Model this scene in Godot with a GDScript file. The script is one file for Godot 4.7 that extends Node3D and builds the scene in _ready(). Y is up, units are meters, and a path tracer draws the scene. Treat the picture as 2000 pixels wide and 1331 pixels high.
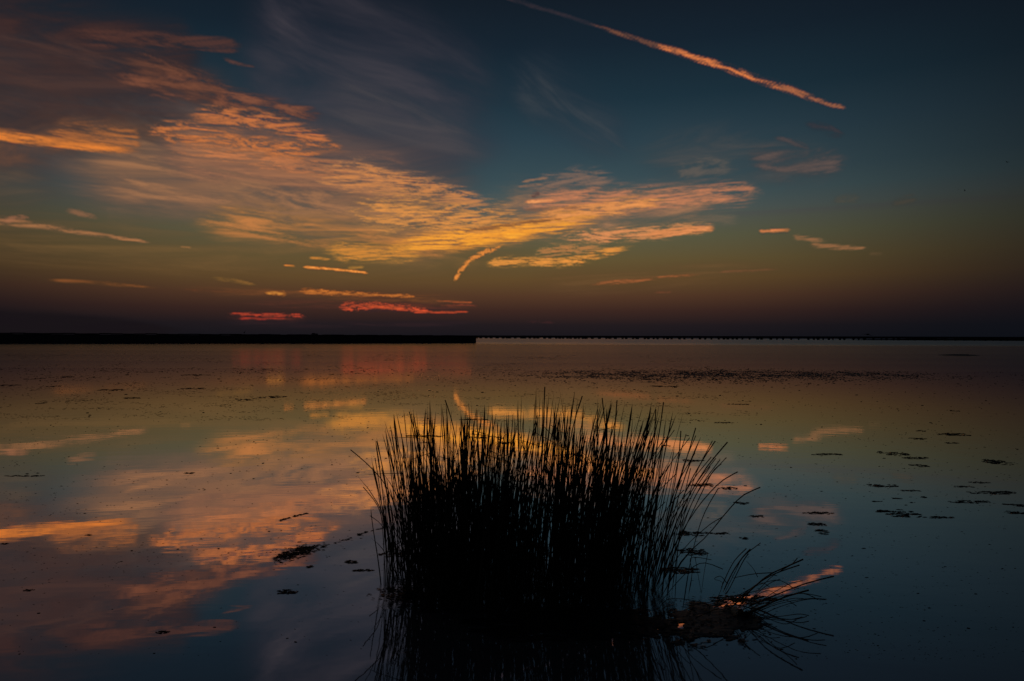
extends Node3D
# A still lagoon at dusk: afterglow over a calm bay, a tussock of rushes, drifting weed, a jetty and a long low bridge.

const EYE := 1.6
var rng := RandomNumberGenerator.new()


func _ready() -> void:
	rng.seed = 4711
	var cam := Camera3D.new()
	cam.name = "camera"
	cam.fov = 53.06
	cam.near = 0.05
	cam.far = 60000.0
	cam.position = Vector3(0, EYE, 0)
	cam.rotation_degrees = Vector3(-0.236, 0, 0.25)
	add_child(cam)
	cam.current = true

	var env := Environment.new()
	env.background_mode = Environment.BG_SKY
	env.tonemap_mode = Environment.TONE_MAPPER_LINEAR
	env.tonemap_exposure = 1.0
	env.sdfgi_enabled = true
	env.ssao_enabled = true
	env.ssil_enabled = true
	var sky_mat := PanoramaSkyMaterial.new()
	sky_mat.panorama = ImageTexture.create_from_image(make_sky())
	var sk := Sky.new()
	sk.sky_material = sky_mat
	env.sky = sk
	var we := WorldEnvironment.new()
	we.name = "world_environment"
	we.environment = env
	add_child(we)
	# the sun has just set behind the bay, left of the middle
	var sun := DirectionalLight3D.new()
	sun.name = "sun"
	sun.light_energy = 0.6
	sun.light_color = Color(1.0, 0.62, 0.36)
	sun.light_angular_distance = 0.5
	sun.shadow_enabled = true
	sun.rotation_degrees = Vector3(2.5, 187.0, 0)
	add_child(sun)

	make_materials()
	build_water()
	build_jetty()
	build_bridge()
	build_rushes()
	build_weed()
	build_birds()


# ------------------------------------------------------------------ sky
# The sky is computed in degrees: azimuth (right of the view's middle) and elevation.
const SKY_W := 4096
const SKY_H := 2048
const A0 := -52.0        # the finely computed part of the sky, round the sunset
const A1 := 52.0
const E1 := 40.0
var sw := 0
var sh := 0
var sr := PackedFloat32Array()
var sg := PackedFloat32Array()
var sb := PackedFloat32Array()
var fine := FastNoiseLite.new()
var coarse := FastNoiseLite.new()
var stops_e := PackedFloat32Array()
var stops_c := PackedColorArray()


func lin(r: float, g: float, b: float) -> Color:
	return Color(r / 255.0, g / 255.0, b / 255.0).srgb_to_linear()


func clear_sky(az: float, el: float) -> Color:
	var i := 0
	var n := stops_e.size()
	while i < n - 2 and stops_e[i + 1] < el:
		i += 1
	var t := clampf((el - stops_e[i]) / (stops_e[i + 1] - stops_e[i]), 0.0, 1.0)
	var c := stops_c[i].lerp(stops_c[i + 1], t)
	var d := absf(az + 4.5)
	var glow := exp(-pow(d / (38.3 - 9.0 * exp(-el / 5.0)), 3.7))
	var k := 0.07 + 0.93 * glow
	var night := Color(0.0034, 0.0046, 0.0075)
	return Color(c.r * k + night.r * (1.0 - glow), c.g * k + night.g * (1.0 - glow), c.b * k + night.b * (1.0 - glow))


func make_sky() -> Image:
	fine.seed = 11
	fine.noise_type = FastNoiseLite.TYPE_SIMPLEX_SMOOTH
	fine.frequency = 1.0
	fine.fractal_type = FastNoiseLite.FRACTAL_FBM
	fine.fractal_octaves = 5
	fine.fractal_gain = 0.6
	coarse.seed = 5
	coarse.noise_type = FastNoiseLite.TYPE_SIMPLEX_SMOOTH
	coarse.frequency = 1.0
	coarse.fractal_type = FastNoiseLite.FRACTAL_FBM
	coarse.fractal_octaves = 2
	var st := [[0.0, lin(25, 23, 28)], [1.0, lin(34, 27, 30)], [2.2, lin(60, 39, 33)], [3.4, lin(82, 55, 38)], [4.8, lin(97, 73, 42)], [6.3, lin(98, 83, 51)],
		[8.2, lin(90, 89, 66)], [9.4, lin(84, 88, 76)], [10.3, lin(77, 87, 84)], [11.5, lin(66, 84, 87)], [13.0, lin(56, 76, 83)], [16.0, lin(43, 64, 75)], [19.0, lin(29, 50, 62)], [23.0, lin(22, 36, 48)], [26.5, lin(19, 28, 38)], [36.0, lin(16, 24, 38)], [90.0, lin(12, 17, 28)]]
	for s in st:
		stops_e.append(s[0])
		stops_c.append(s[1])
	# the whole sky, coarsely
	var w := 512
	var h := 256
	var bytes := PackedFloat32Array()
	bytes.resize(w * h * 3)
	for y in h:
		var el := 90.0 - (y + 0.5) * 180.0 / h
		for x in w:
			var az := (x + 0.5) * 360.0 / w - 180.0
			var c := clear_sky(az, maxf(el, 0.0))
			var o := (y * w + x) * 3
			bytes[o] = c.r
			bytes[o + 1] = c.g
			bytes[o + 2] = c.b
	var img := Image.create_from_data(w, h, false, Image.FORMAT_RGBF, bytes.to_byte_array())
	img.resize(SKY_W, SKY_H, Image.INTERPOLATE_BILINEAR)
	# the sunset side, finely
	var ppd := SKY_W / 360.0
	sw = int((A1 - A0) * ppd)
	sh = int((E1 + 1.0) * ppd)
	sr.resize(sw * sh)
	sg.resize(sw * sh)
	sb.resize(sw * sh)
	for y in sh:
		var el := E1 - (y + 0.5) / ppd
		for x in sw:
			var az := A0 + (x + 0.5) / ppd
			var c := clear_sky(az, maxf(el, 0.0))
			var o := y * sw + x
			sr[o] = c.r
			sg[o] = c.g
			sb[o] = c.b
	clouds()
	var out := PackedFloat32Array()
	out.resize(sw * sh * 3)
	# crisper by a little, against the smoothing of the renderer's lookup
	var ch := [sr, sg, sb]
	for k in 3:
		var c: PackedFloat32Array = ch[k]
		for y in sh:
			for x in sw:
				var o := y * sw + x
				var v := c[o]
				if x > 0 and y > 0 and x < sw - 1 and y < sh - 1:
					v = clampf(v * 1.96 - 0.24 * (c[o - 1] + c[o + 1] + c[o - sw] + c[o + sw]), v * 0.6, v * 1.6)
				out[o * 3 + k] = v
	var part := Image.create_from_data(sw, sh, false, Image.FORMAT_RGBF, out.to_byte_array())
	var y0 := int((90.0 - E1) * ppd)
	var left := int(-A0 * ppd)
	# azimuth 0 (the view's middle) is the panorama's first column
	var mid := Image.create(SKY_W, SKY_H, false, Image.FORMAT_RGBF)
	mid.blit_rect(img, Rect2i(SKY_W / 2, 0, SKY_W / 2, SKY_H), Vector2i(0, 0))
	mid.blit_rect(img, Rect2i(0, 0, SKY_W / 2, SKY_H), Vector2i(SKY_W / 2, 0))
	mid.blit_rect(part, Rect2i(left, 0, sw - left, sh), Vector2i(0, y0))
	mid.blit_rect(part, Rect2i(0, 0, left, sh), Vector2i(SKY_W - left, y0))
	return mid


# One cloud: a soft band along pts (degrees). w0..w1 its half width at either end, above / below scale it on either side; c0 thin, c1 dense;
# erode: how far noise eats it; soft: how gradual its edges are; fa, fe: noise per degree along and across; along: noise follows the band.
func cloud(pts: Array, w0: float, w1: float, above: float, below: float, c0: Color, c1: Color, a: float, erode: float, soft: float, fa: float, fe: float, along := false, fade0 := 0.15, fade1 := 0.15) -> void:
	var ppd := SKY_W / 360.0
	var shift: float = float(pts.size() * 7) + pts[0].x * 1.7 + pts[0].y * 3.1
	var lo: Vector2 = pts[0]
	var hi: Vector2 = pts[0]
	for p in pts:
		lo = lo.min(p)
		hi = hi.max(p)
	var m := 2.3 * maxf(w0, w1) * maxf(above, below)
	lo -= Vector2(m, m)
	hi += Vector2(m, m)
	# bend the line smoothly; noise on wide bands keeps to one direction
	if pts.size() > 2:
		var bent := []
		for i in pts.size() - 1:
			for j in 3:
				bent.append(pts[i].cubic_interpolate(pts[i + 1], pts[maxi(i - 1, 0)], pts[mini(i + 2, pts.size() - 1)], j / 3.0))
		bent.append(pts[pts.size() - 1])
		pts = bent
	var chord: Vector2 = (pts[pts.size() - 1] - pts[0]).normalized()
	var wide := maxf(w0, w1) > 0.75
	var lens := PackedFloat32Array()
	var total := 0.0
	for i in pts.size() - 1:
		lens.append(total)
		total += (pts[i + 1] - pts[i]).length()
	var xa := clampi(int((lo.x - A0) * ppd), 0, sw)
	var xb := clampi(int((hi.x - A0) * ppd) + 1, 0, sw)
	var ya := clampi(int((E1 - hi.y) * ppd), 0, sh)
	var yb := clampi(int((E1 - lo.y) * ppd) + 1, 0, sh)
	for y in range(ya, yb):
		var el := E1 - (y + 0.5) / ppd
		if el < 0.0:
			break
		for x in range(xa, xb):
			var p := Vector2(A0 + (x + 0.5) / ppd, el)
			var best := 1e9
			var s := 0.0
			var side := 1.0
			for i in pts.size() - 1:
				var q: Vector2 = pts[i]
				var ab: Vector2 = pts[i + 1] - q
				var t := clampf((p - q).dot(ab) / ab.length_squared(), 0.0, 1.0)
				var f := q + ab * t
				var d2 := p.distance_squared_to(f)
				if d2 < best:
					best = d2
					s = lens[i] + ab.length() * t
					side = 1.0 if ab.cross(p - q) * signf(ab.x + 0.0001) > 0.0 else -1.0
			var t01 := s / total
			var tip := (smoothstep(0.0, fade0, t01) if fade0 > 0.0 else 1.0) * (smoothstep(0.0, fade1, 1.0 - t01) if fade1 > 0.0 else 1.0)
			var wd := lerpf(w0, w1, t01) * (above if side > 0.0 else below) * (0.45 + 0.55 * tip)
			var d := sqrt(best) / wd
			if d > 2.3:
				continue
			var mask := exp(-d * d * 1.1)
			mask *= tip
			if mask < 0.01:
				continue
			var u := p.x
			var v := p.y
			if along:
				u = chord.dot(p) if wide else s
				v = chord.cross(p) if wide else sqrt(best) * side
			var wob := coarse.get_noise_2d(u * fa * 0.35 + shift, v * fe * 0.35 + 9.0)
			var n: float = fine.get_noise_2d(u * fa + shift + wob * 0.7, v * fe - shift + wob * 0.7)
			var q := mask * (1.0 + n * erode * 1.5) + n * erode * 0.22 * smoothstep(0.05, 0.4, mask)
			var k := smoothstep(0.10, 0.5 + soft, q)
			var film := smoothstep(0.0, 0.9, mask) * clampf(0.7 + n * 0.8, 0.0, 1.0)
			var dens := clampf(0.32 + n * 1.05 + (mask - 0.65) * 0.8, 0.0, 1.0)
			var o := y * sw + x
			var share := clampf(soft * 0.6, 0.2, 0.55)
			var al := a * ((1.0 - share) * k + share * film)
			dens *= 0.4 + 0.6 * k
			sr[o] += (lerpf(c0.r, c1.r, dens) - sr[o]) * al
			sg[o] += (lerpf(c0.g, c1.g, dens) - sg[o]) * al
			sb[o] += (lerpf(c0.b, c1.b, dens) - sb[o]) * al


func clouds() -> void:
	# veils: pts | w0 w1 | above below | c0 | c1 | a erode soft fa fe along fade0 fade1   (px units)
	cloud([Vector2(-40.79, 13.55), Vector2(-32.55, 13.71), Vector2(-22.46, 14.65), Vector2(-10.26, 13.64), Vector2(0.38, 10.62)], 5.587, 3.008, 1, 1, lin(66, 60, 62), lin(108, 86, 76), .85, .2, 1, 0.078, 0.259, true, 0, .2)
	cloud([Vector2(-23.57, 23.63), Vector2(-11.94, 20.45), Vector2(1.65, 14.3)], 8.165, 4.727, 1, 1.1, lin(50, 48, 59), lin(70, 65, 72), .8, .18, 1, 0.078, 0.194, true, .2, .3)
	cloud([Vector2(-18.32, 18.78), Vector2(-10.27, 17.55), Vector2(-0.06, 13.89)], 2.578, 1.719, 1, 1, lin(64, 62, 68), lin(80, 74, 76), .6, .3, .9, 0.089, 0.582, true, .3, .3)
	cloud([Vector2(-2.25, 22), Vector2(5.05, 18.2), Vector2(10.97, 13.69)], 3.008, 2.149, 1, 1, lin(42, 50, 62), lin(64, 68, 74), .5, .4, .9, 0.089, 0.465, true, .3, .3)
	cloud([Vector2(-44.29, 17.95), Vector2(-36.9, 19.17), Vector2(-31, 19.82), Vector2(-23.57, 20.6)], 4.083, 1.719, 1.1, 1.2, lin(42, 33, 36), lin(64, 43, 41), 1, .4, .9, 0.116, 0.582, true, 0, .12)
	cloud([Vector2(-44.29, 15.13), Vector2(-34.05, 16.13), Vector2(-27.74, 15.46), Vector2(-23.55, 14.9)], 3.868, 3.008, 1, 1, lin(46, 38, 40), lin(72, 51, 47), 1, .3, .9, 0.116, 0.388, true, 0, .25)
	cloud([Vector2(-45.36, 9.68), Vector2(-36.89, 12.36), Vector2(-30.99, 14.12), Vector2(-24.98, 15.1)], 2.578, 2.578, 1.2, .8, lin(66, 50, 46), lin(108, 74, 57), 1, .3, .9, 0.129, 0.465, true, 0, .5)
	cloud([Vector2(-36.33, 10.46), Vector2(-30.99, 11.49), Vector2(-24.26, 11.3), Vector2(-16.74, 10.5), Vector2(-8.57, 9.02), Vector2(-0.9, 8.1)], 3.61, 3.008, 1.1, .9, lin(104, 82, 67), lin(154, 110, 78), 1, .4, 1, 0.078, 0.465, true, .2, .2)
	cloud([Vector2(-35.2, 10.27), Vector2(-27.73, 11.51), Vector2(-19.83, 10.7), Vector2(-10.24, 9.18), Vector2(-1.75, 8.1)], 2.664, 3.094, 1.1, .9, lin(100, 80, 68), lin(160, 112, 78), .9, .75, .7, 0.116, 0.97, true, .2, .2)
	cloud([Vector2(-29.39, 13.11), Vector2(-21.35, 13.64), Vector2(-14.35, 13.02), Vector2(-6.04, 11.35)], 2.578, 1.977, 1.1, .9, lin(104, 78, 70), lin(168, 112, 78), .9, .75, .7, 0.122, 0.97, true, .2, .2)
	cloud([Vector2(-26.7, 8.65), Vector2(-18.29, 8.43), Vector2(-10.23, 7.52), Vector2(-3.04, 7.16)], 1.805, 1.633, 1, .9, lin(124, 96, 58), lin(196, 125, 68), .9, .7, .6, 0.155, 0.97, true, .2, .15)
	cloud([Vector2(-4.33, 10.15), Vector2(4.24, 10.19), Vector2(12.63, 10.42), Vector2(18.98, 10.91)], 2.578, 1.547, 1, 1, lin(100, 88, 74), lin(164, 118, 84), .9, .45, .8, 0.145, 0.97, true, .2, .2)
	cloud([Vector2(-42, 9.32), Vector2(-36.05, 10.09), Vector2(-31.61, 10.01)], 1.719, 1.289, 1, 1, lin(70, 62, 54), lin(96, 78, 62), .6, .4, .9, 0.116, 0.582, true, 0, .4)
	cloud([Vector2(-42, 16.57), Vector2(-35.21, 17.52), Vector2(-29.07, 17.85), Vector2(-23.56, 17.44), Vector2(-18.32, 16.19)], 3.868, 2.149, 1, 1, lin(50, 42, 45), lin(80, 56, 50), .8, .35, 1, 0.106, 0.582, true, 0, .3)
	cloud([Vector2(-42, 6.35), Vector2(-32.53, 6.54), Vector2(-19.82, 6.16), Vector2(-2.18, 6.4), Vector2(10.59, 6.77)], 2.364, 1.719, 1, 1, lin(92, 70, 46), lin(122, 90, 54), .5, .2, 1, 0.089, 0.895, true, 0, .3)
	cloud([Vector2(-2.17, 4.28), Vector2(10.6, 4.89), Vector2(24.2, 5.57)], 1.461, 1.117, 1, 1, lin(86, 62, 42), lin(112, 80, 50), .45, .3, 1, 0.089, 1.293, true, .3, .3)
	# upper left streaks
	cloud([Vector2(-35.22, 19.97), Vector2(-29.08, 20.84), Vector2(-24.29, 21.34), Vector2(-21.22, 21.55)], 0.859, 0.473, .8, 1.2, lin(56, 41, 41), lin(90, 56, 47), .75, .9, 0.55, 0.194, 1.454, true, 0.30, 0.10)
	cloud([Vector2(-32.55, 18.05), Vector2(-26.38, 18.45), Vector2(-21.36, 17.71), Vector2(-18.32, 17.49), Vector2(-14.93, 17.27)], 1.461, 0.387, 1, 1.3, lin(66, 46, 44), lin(132, 80, 58), .85, .8, 0.60, 0.233, 1.369, true, 0.30, 0.10)
	cloud([Vector2(-31, 19.66), Vector2(-26.73, 18.74), Vector2(-21.73, 18.03)], 1.117, 0.859, 1, 1, lin(66, 46, 42), lin(116, 72, 54), .7, .9, 0.55, 0.259, 1.551, true, 0.30, 0.30)
	cloud([Vector2(-23.39, 20.55), Vector2(-22.03, 20.26), Vector2(-20.62, 20.2)], 0.215, 0.086, 1, 1, lin(70, 48, 44), lin(104, 66, 54), .6, .5, 0.55, 0.388, 2.327, true, 0.30, 0.13)
	cloud([Vector2(-26.38, 16.07), Vector2(-21.73, 16.5), Vector2(-18.32, 16.11), Vector2(-14.76, 14.95), Vector2(-12.73, 14.22)], 0.859, 0.688, 1, 1, lin(110, 76, 58), lin(206, 118, 64), .85, 1.1, 0.50, 0.332, 2.115, false, 0.20, 0.26)
	cloud([Vector2(-29.23, 14.72), Vector2(-25.68, 14.94), Vector2(-21.72, 14.54), Vector2(-14.36, 14.39)], 0.945, 0.688, 1, 1, lin(112, 78, 60), lin(214, 122, 62), .85, 1.2, 0.45, 0.375, 2.586, false, 0.20, 0.26)
	cloud([Vector2(-28.73, 13.2), Vector2(-23.19, 13.83), Vector2(-16.74, 13.26), Vector2(-9.42, 13.07)], 0.688, 0.774, 1, 1, lin(128, 90, 68), lin(206, 124, 74), .7, 1.2, 0.50, 0.291, 2.327, false, 0.26, 0.30)
	# bright left streak
	cloud([Vector2(-42, 13.15), Vector2(-36.89, 12.98), Vector2(-34.34, 12.96), Vector2(-30.99, 13.07), Vector2(-27.53, 13.34)], 0.258, 0.301, 2.0, .8, lin(150, 92, 52), lin(232, 131, 54), .95, .6, .4, 0.212, 2.586, true, 0, .28)
	cloud([Vector2(-35.21, 13.36), Vector2(-31.62, 13.78), Vector2(-28.27, 13.79)], 0.688, 0.859, 1.3, .6, lin(120, 78, 52), lin(196, 114, 56), .7, .9, .5, 0.259, 1.454, true, 0.30, 0.11)
	# central field
	cloud([Vector2(-18.3, 11.98), Vector2(-12.73, 12.92), Vector2(-6.04, 11.76), Vector2(-0.91, 10.61)], 1.289, 0.945, 1, 1.2, lin(140, 104, 78), lin(222, 141, 76), .75, 1.2, 0.50, 0.291, 2.586, false, 0.26, 0.20)
	cloud([Vector2(-15.15, 10.19), Vector2(-10.24, 10), Vector2(-4.33, 9.32), Vector2(2.53, 9.78)], 1.719, 1.547, 1.1, 1, lin(146, 110, 70), lin(236, 152, 72), .8, 1.15, 0.50, 0.332, 2.909, false, 0.26, 0.26)
	cloud([Vector2(-12.71, 6.62), Vector2(-9.4, 7.46), Vector2(-5.18, 8.14), Vector2(-0.04, 8.86), Vector2(5.1, 9.77), Vector2(9.74, 10.42)], 0.859, 1.031, 1, 1.1, lin(196, 125, 58), lin(255, 167, 54), .95, .75, 0.55, 0.259, 2.909, false, 0.20, 0.26)
	cloud([Vector2(-16.73, 7.29), Vector2(-12.71, 6.62), Vector2(-6.87, 6.76)], 0.945, 0.688, 1.2, .8, lin(150, 112, 56), lin(224, 142, 56), .8, .9, 0.55, 0.332, 2.909, false, 0.30, 0.20)
	cloud([Vector2(-6.02, 6.99), Vector2(-2.18, 8.09), Vector2(3.39, 8.95)], 0.516, 0.602, .8, .8, lin(230, 141, 48), lin(255, 172, 54), .9, .5, 0.65, 0.291, 3.324, false, 0.26, 0.30)
	# right lobe
	cloud([Vector2(-1.77, 11.02), Vector2(4.24, 11.1), Vector2(10.15, 11.11), Vector2(15.85, 11.28), Vector2(20.72, 11.27)], 1.461, 0.859, 1.1, 1, lin(126, 98, 80), lin(206, 129, 88), .85, .9, 0.55, 0.212, 2.327, false, 0.26, 0.10)
	cloud([Vector2(0.8, 12.27), Vector2(5.08, 12.97), Vector2(9.31, 12.95)], 0.945, 0.859, 1, 1, lin(96, 88, 82), lin(150, 112, 90), .6, 1, 0.55, 0.291, 1.939, false, 0.30, 0.30)
	cloud([Vector2(0.39, 9.78), Vector2(5.09, 10.18), Vector2(9.73, 10.83), Vector2(13.85, 10.97)], 0.859, 0.602, 1, 1, lin(190, 124, 66), lin(240, 154, 84), .85, 1, 0.50, 0.332, 2.909, false, 0.26, 0.26)
	cloud([Vector2(2.54, 8.11), Vector2(7.65, 8.4), Vector2(11.82, 8.56), Vector2(15.07, 8.79), Vector2(16.85, 9.04)], 0.774, 0.473, 1, 1, lin(160, 118, 74), lin(228, 144, 88), .9, 1, 0.50, 0.375, 3.324, false, 0.30, 0.10)
	cloud([Vector2(10.58, 8.18), Vector2(13.05, 8.53), Vector2(16.73, 8.77)], 0.301, 0.301, 1, 1, lin(210, 127, 70), lin(240, 150, 92), .85, .6, 0.55, 0.388, 3.324, false, 0.20, 0.11)
	cloud([Vector2(-3.03, 5.97), Vector2(0.4, 6.33), Vector2(4.69, 6.25), Vector2(7.65, 7.02), Vector2(11, 7.59)], 0.473, 0.344, 1, 1, lin(170, 120, 58), lin(240, 152, 66), .9, 1.1, 0.45, 0.388, 3.324, false, 0.16, 0.26)
	cloud([Vector2(0.83, 6.84), Vector2(4.26, 7.26), Vector2(8.5, 7.43)], 0.602, 0.43, 1, 1, lin(120, 104, 66), lin(200, 129, 72), .7, 1.3, 0.45, 0.465, 3.324, false, 0.26, 0.26)
	cloud([Vector2(14.26, 9.14), Vector2(17.44, 9.41), Vector2(18.99, 8.94)], 0.688, 0.516, 1, 1, lin(92, 88, 76), lin(116, 98, 80), .5, .8, 0.75, 0.259, 1.662, false, 0.30, 0.30)
	# dark undersides
	cloud([Vector2(-5.18, 8.64), Vector2(-2.19, 9.02), Vector2(0.39, 9.37), Vector2(2.96, 9.7), Vector2(5.95, 9.96)], 0.193, 0.172, 1, 1, lin(140, 88, 52), lin(120, 78, 52), .75, .9, .4, 0.465, 3.878, false, 0.26, 0.30)
	cloud([Vector2(-0.05, 10.53), Vector2(3.38, 10.61), Vector2(7.21, 10.81)], 0.172, 0.129, 1, 1, lin(150, 100, 70), lin(126, 86, 64), .6, 1, .4, 0.465, 3.878, false, 0.26, 0.26)
	cloud([Vector2(1.49, 11.44), Vector2(1.84, 11.77), Vector2(2.35, 11.94)], 0.258, 0.215, 1, 1, lin(104, 72, 64), lin(84, 62, 60), .75, .7, .5, 0.776, 2.909, false, 0.26, 0.30)
	cloud([Vector2(0.37, 12.67), Vector2(1.92, 13), Vector2(3.16, 13.07)], 0.129, 0.129, 1, 1, lin(120, 96, 82), lin(160, 116, 84), .7, .8, .4, 0.582, 3.878, false, 0.26, 0.26)
	cloud([Vector2(-0.06, 12.43), Vector2(1.66, 12.51), Vector2(2.78, 12.59)], 0.129, 0.129, 1, 1, lin(120, 96, 82), lin(150, 110, 84), .6, .8, .4, 0.582, 3.878, false, 0.26, 0.26)
	cloud([Vector2(0.55, 11.15), Vector2(2.52, 11.19), Vector2(4.07, 11.27)], 0.215, 0.172, 1, .8, lin(200, 122, 76), lin(244, 159, 96), .85, .6, .4, 0.465, 3.324, false, 0.26, 0.26)
	# hook shaped old trail
	cloud([Vector2(-0.46, 7.77), Vector2(-1.84, 7.25), Vector2(-2.86, 6.82), Vector2(-3.8, 6.18), Vector2(-4.4, 5.53), Vector2(-4.78, 4.89), Vector2(-4.91, 4.38)], 0.258, 0.172, 1, 1, lin(180, 112, 50), lin(236, 141, 62), .9, 1.1, .3, 1.454, 2.586, true, 0.30, 0.11)
	# thin trails and low cloud
	cloud([Vector2(-40.04, 7.94), Vector2(-37.43, 7.61), Vector2(-35.2, 7.5), Vector2(-32.23, 7.24), Vector2(-29.38, 6.96), Vector2(-27.58, 6.82)], 0.344, 0.138, 1, 1, lin(110, 82, 58), lin(178, 118, 74), .85, .7, .4, 0.388, 2.586, true, 0, 0.10)
	cloud([Vector2(-26.15, 6.65), Vector2(-25.66, 6.64), Vector2(-25.1, 6.6)], 0.103, 0.086, 1, 1, lin(120, 92, 58), lin(170, 116, 68), .5, .3, .5, 0.582, 2.586, true, 0.30, 0.30)
	cloud([Vector2(-36.89, 7.64), Vector2(-35.77, 7.89), Vector2(-35.14, 7.68)], 0.258, 0.215, 1, 1, lin(120, 82, 60), lin(160, 104, 74), .6, .8, .5, 0.582, 2.327, true, 0, 0.30)
	cloud([Vector2(-33.74, 8.65), Vector2(-32.54, 8.56), Vector2(-30.98, 8.28)], 0.301, 0.172, 1, 1, lin(96, 78, 60), lin(150, 102, 72), .6, .9, .5, 0.388, 2.327, true, 0.30, 0.26)
	cloud([Vector2(-18.75, 5.6), Vector2(-18.05, 5.56), Vector2(-17.51, 5.54)], 0.082, 0.073, 1, 1, lin(180, 110, 46), lin(232, 137, 56), .8, .2, .6, 0.776, 2.586, true, 0.30, 0.30)
	cloud([Vector2(-17.31, 5.53), Vector2(-15.13, 5.43), Vector2(-13.11, 5.28), Vector2(-11.8, 5.15)], 0.112, 0.082, 1, 1, lin(224, 127, 48), lin(255, 159, 74), 1, .25, .6, 1.163, 2.586, true, 0.10, 0.10)
	cloud([Vector2(-16.88, 6.27), Vector2(-15.53, 6.24), Vector2(-14.73, 6.15)], 0.172, 0.129, 1, 1, lin(140, 104, 50), lin(220, 137, 56), .7, .5, .5, 0.582, 2.909, false, 0.26, 0.26)
	cloud([Vector2(-13.84, 5.51), Vector2(-12.7, 5.63), Vector2(-12.13, 5.68)], 0.172, 0.129, 1, 1, lin(140, 104, 50), lin(190, 130, 56), .6, .5, .5, 0.582, 2.909, false, 0.26, 0.26)
	cloud([Vector2(-24.24, 4.47), Vector2(-22.43, 4.31), Vector2(-20.19, 3.86)], 0.258, 0.129, 1, 1, lin(104, 78, 42), lin(142, 98, 48), .65, .6, .5, 0.388, 2.586, true, 0.30, 0.26)
	cloud([Vector2(-34.91, 3.8), Vector2(-32.53, 3.74), Vector2(-29.37, 3.62), Vector2(-26.69, 3.49)], 0.193, 0.129, 1, 1, lin(92, 60, 34), lin(136, 80, 42), .75, .5, .5, 0.332, 2.909, true, 0.20, 0.30)
	cloud([Vector2(-26.69, 3.49), Vector2(-23.16, 3.41), Vector2(-19.81, 3.39)], 0.172, 0.129, 1, 1, lin(76, 50, 34), lin(108, 62, 38), .6, .7, .5, 0.388, 2.909, true, 0.30, 0.20)
	cloud([Vector2(-20.27, 3.38), Vector2(-19.24, 3.36), Vector2(-18.2, 3.31)], 0.086, 0.258, 1, .9, lin(210, 122, 44), lin(255, 169, 70), 1, .5, .5, 1.163, 3.878, true, 0.30, 0.20)
	cloud([Vector2(-17.89, 3.6), Vector2(-15.92, 3.52), Vector2(-13.1, 3.41), Vector2(-10.22, 3.34), Vector2(-7.79, 3.28)], 0.215, 0.129, 1.3, 1, lin(150, 80, 36), lin(246, 141, 56), .95, .9, .35, 0.776, 4.654, true, 0.11, 0.10)
	cloud([Vector2(-15.12, 2.42), Vector2(-12.69, 2.79), Vector2(-9.38, 2.59), Vector2(-6.01, 2.28)], 0.945, 0.602, 1, .8, lin(62, 38, 36), lin(92, 48, 38), .8, .5, .9, 0.291, 1.939, false, 0.30, 0.30)
	cloud([Vector2(-14.64, 2.31), Vector2(-13.1, 2.41), Vector2(-11.05, 2.44), Vector2(-8.96, 2.34), Vector2(-8.04, 2.18), Vector2(-6.43, 2.11)], 0.408, 0.215, 1.1, .9, lin(96, 48, 36), lin(240, 90, 50), .95, 1.2, .3, 1.293, 5.817, true, 0.11, 0.13)
	cloud([Vector2(-12.69, 2.54), Vector2(-10.63, 2.4), Vector2(-8.54, 2.26)], 0.172, 0.129, 1, 1, lin(200, 78, 42), lin(246, 97, 50), .85, .8, .4, 1.058, 5.817, true, 0.20, 0.20)
	cloud([Vector2(-13.1, 1.95), Vector2(-11.05, 2.14), Vector2(-8.96, 2)], 0.172, 0.129, 1, 1, lin(60, 38, 36), lin(50, 34, 36), .8, .8, .4, 0.776, 4.654, false, 0.26, 0.26)
	cloud([Vector2(-7.7, 2.35), Vector2(-6.01, 2.32), Vector2(-4.3, 2.25)], 0.172, 0.129, 1, 1, lin(66, 40, 40), lin(48, 34, 38), .8, .7, .4, 0.582, 3.878, false, 0.26, 0.26)
	cloud([Vector2(-8.54, 2), Vector2(-6.43, 2.02), Vector2(-3.44, 2.04)], 0.103, 0.077, 1, 1, lin(140, 62, 38), lin(206, 77, 44), .85, .7, .4, 0.582, 4.654, true, 0.13, 0.13)
	cloud([Vector2(-6.6, 2.96), Vector2(-5.16, 2.93), Vector2(-3.19, 2.82)], 0.112, 0.086, 1, 1, lin(120, 66, 40), lin(176, 86, 46), .85, .6, .4, 0.582, 4.654, true, 0.13, 0.13)
	cloud([Vector2(-6.43, 2.53), Vector2(-4.3, 2.64), Vector2(-2.76, 2.56)], 0.112, 0.086, 1, 1, lin(110, 56, 40), lin(140, 66, 44), .7, .8, .4, 0.582, 4.654, true, 0.26, 0.13)
	cloud([Vector2(-23.16, 1.72), Vector2(-20.57, 1.64), Vector2(-18.27, 1.64), Vector2(-16.71, 1.53)], 0.172, 0.129, 1, 1, lin(90, 46, 36), lin(230, 80, 48), .9, 1, .3, 0.895, 6.649, true, 0.30, 0.10)
	cloud([Vector2(-22.43, 1.33), Vector2(-20.94, 1.32), Vector2(-19.43, 1.34), Vector2(-17.69, 1.36)], 0.095, 0.086, 1, 1, lin(110, 46, 36), lin(222, 69, 44), .9, .5, .4, 0.646, 5.817, true, 0.26, 0.20)
	cloud([Vector2(-23.52, 1.48), Vector2(-19.81, 1.45), Vector2(-15.92, 1.34)], 0.516, 0.387, 1, 1, lin(60, 35, 34), lin(92, 46, 38), .75, .5, .9, 0.388, 2.909, false, 0.30, 0.30)
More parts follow.
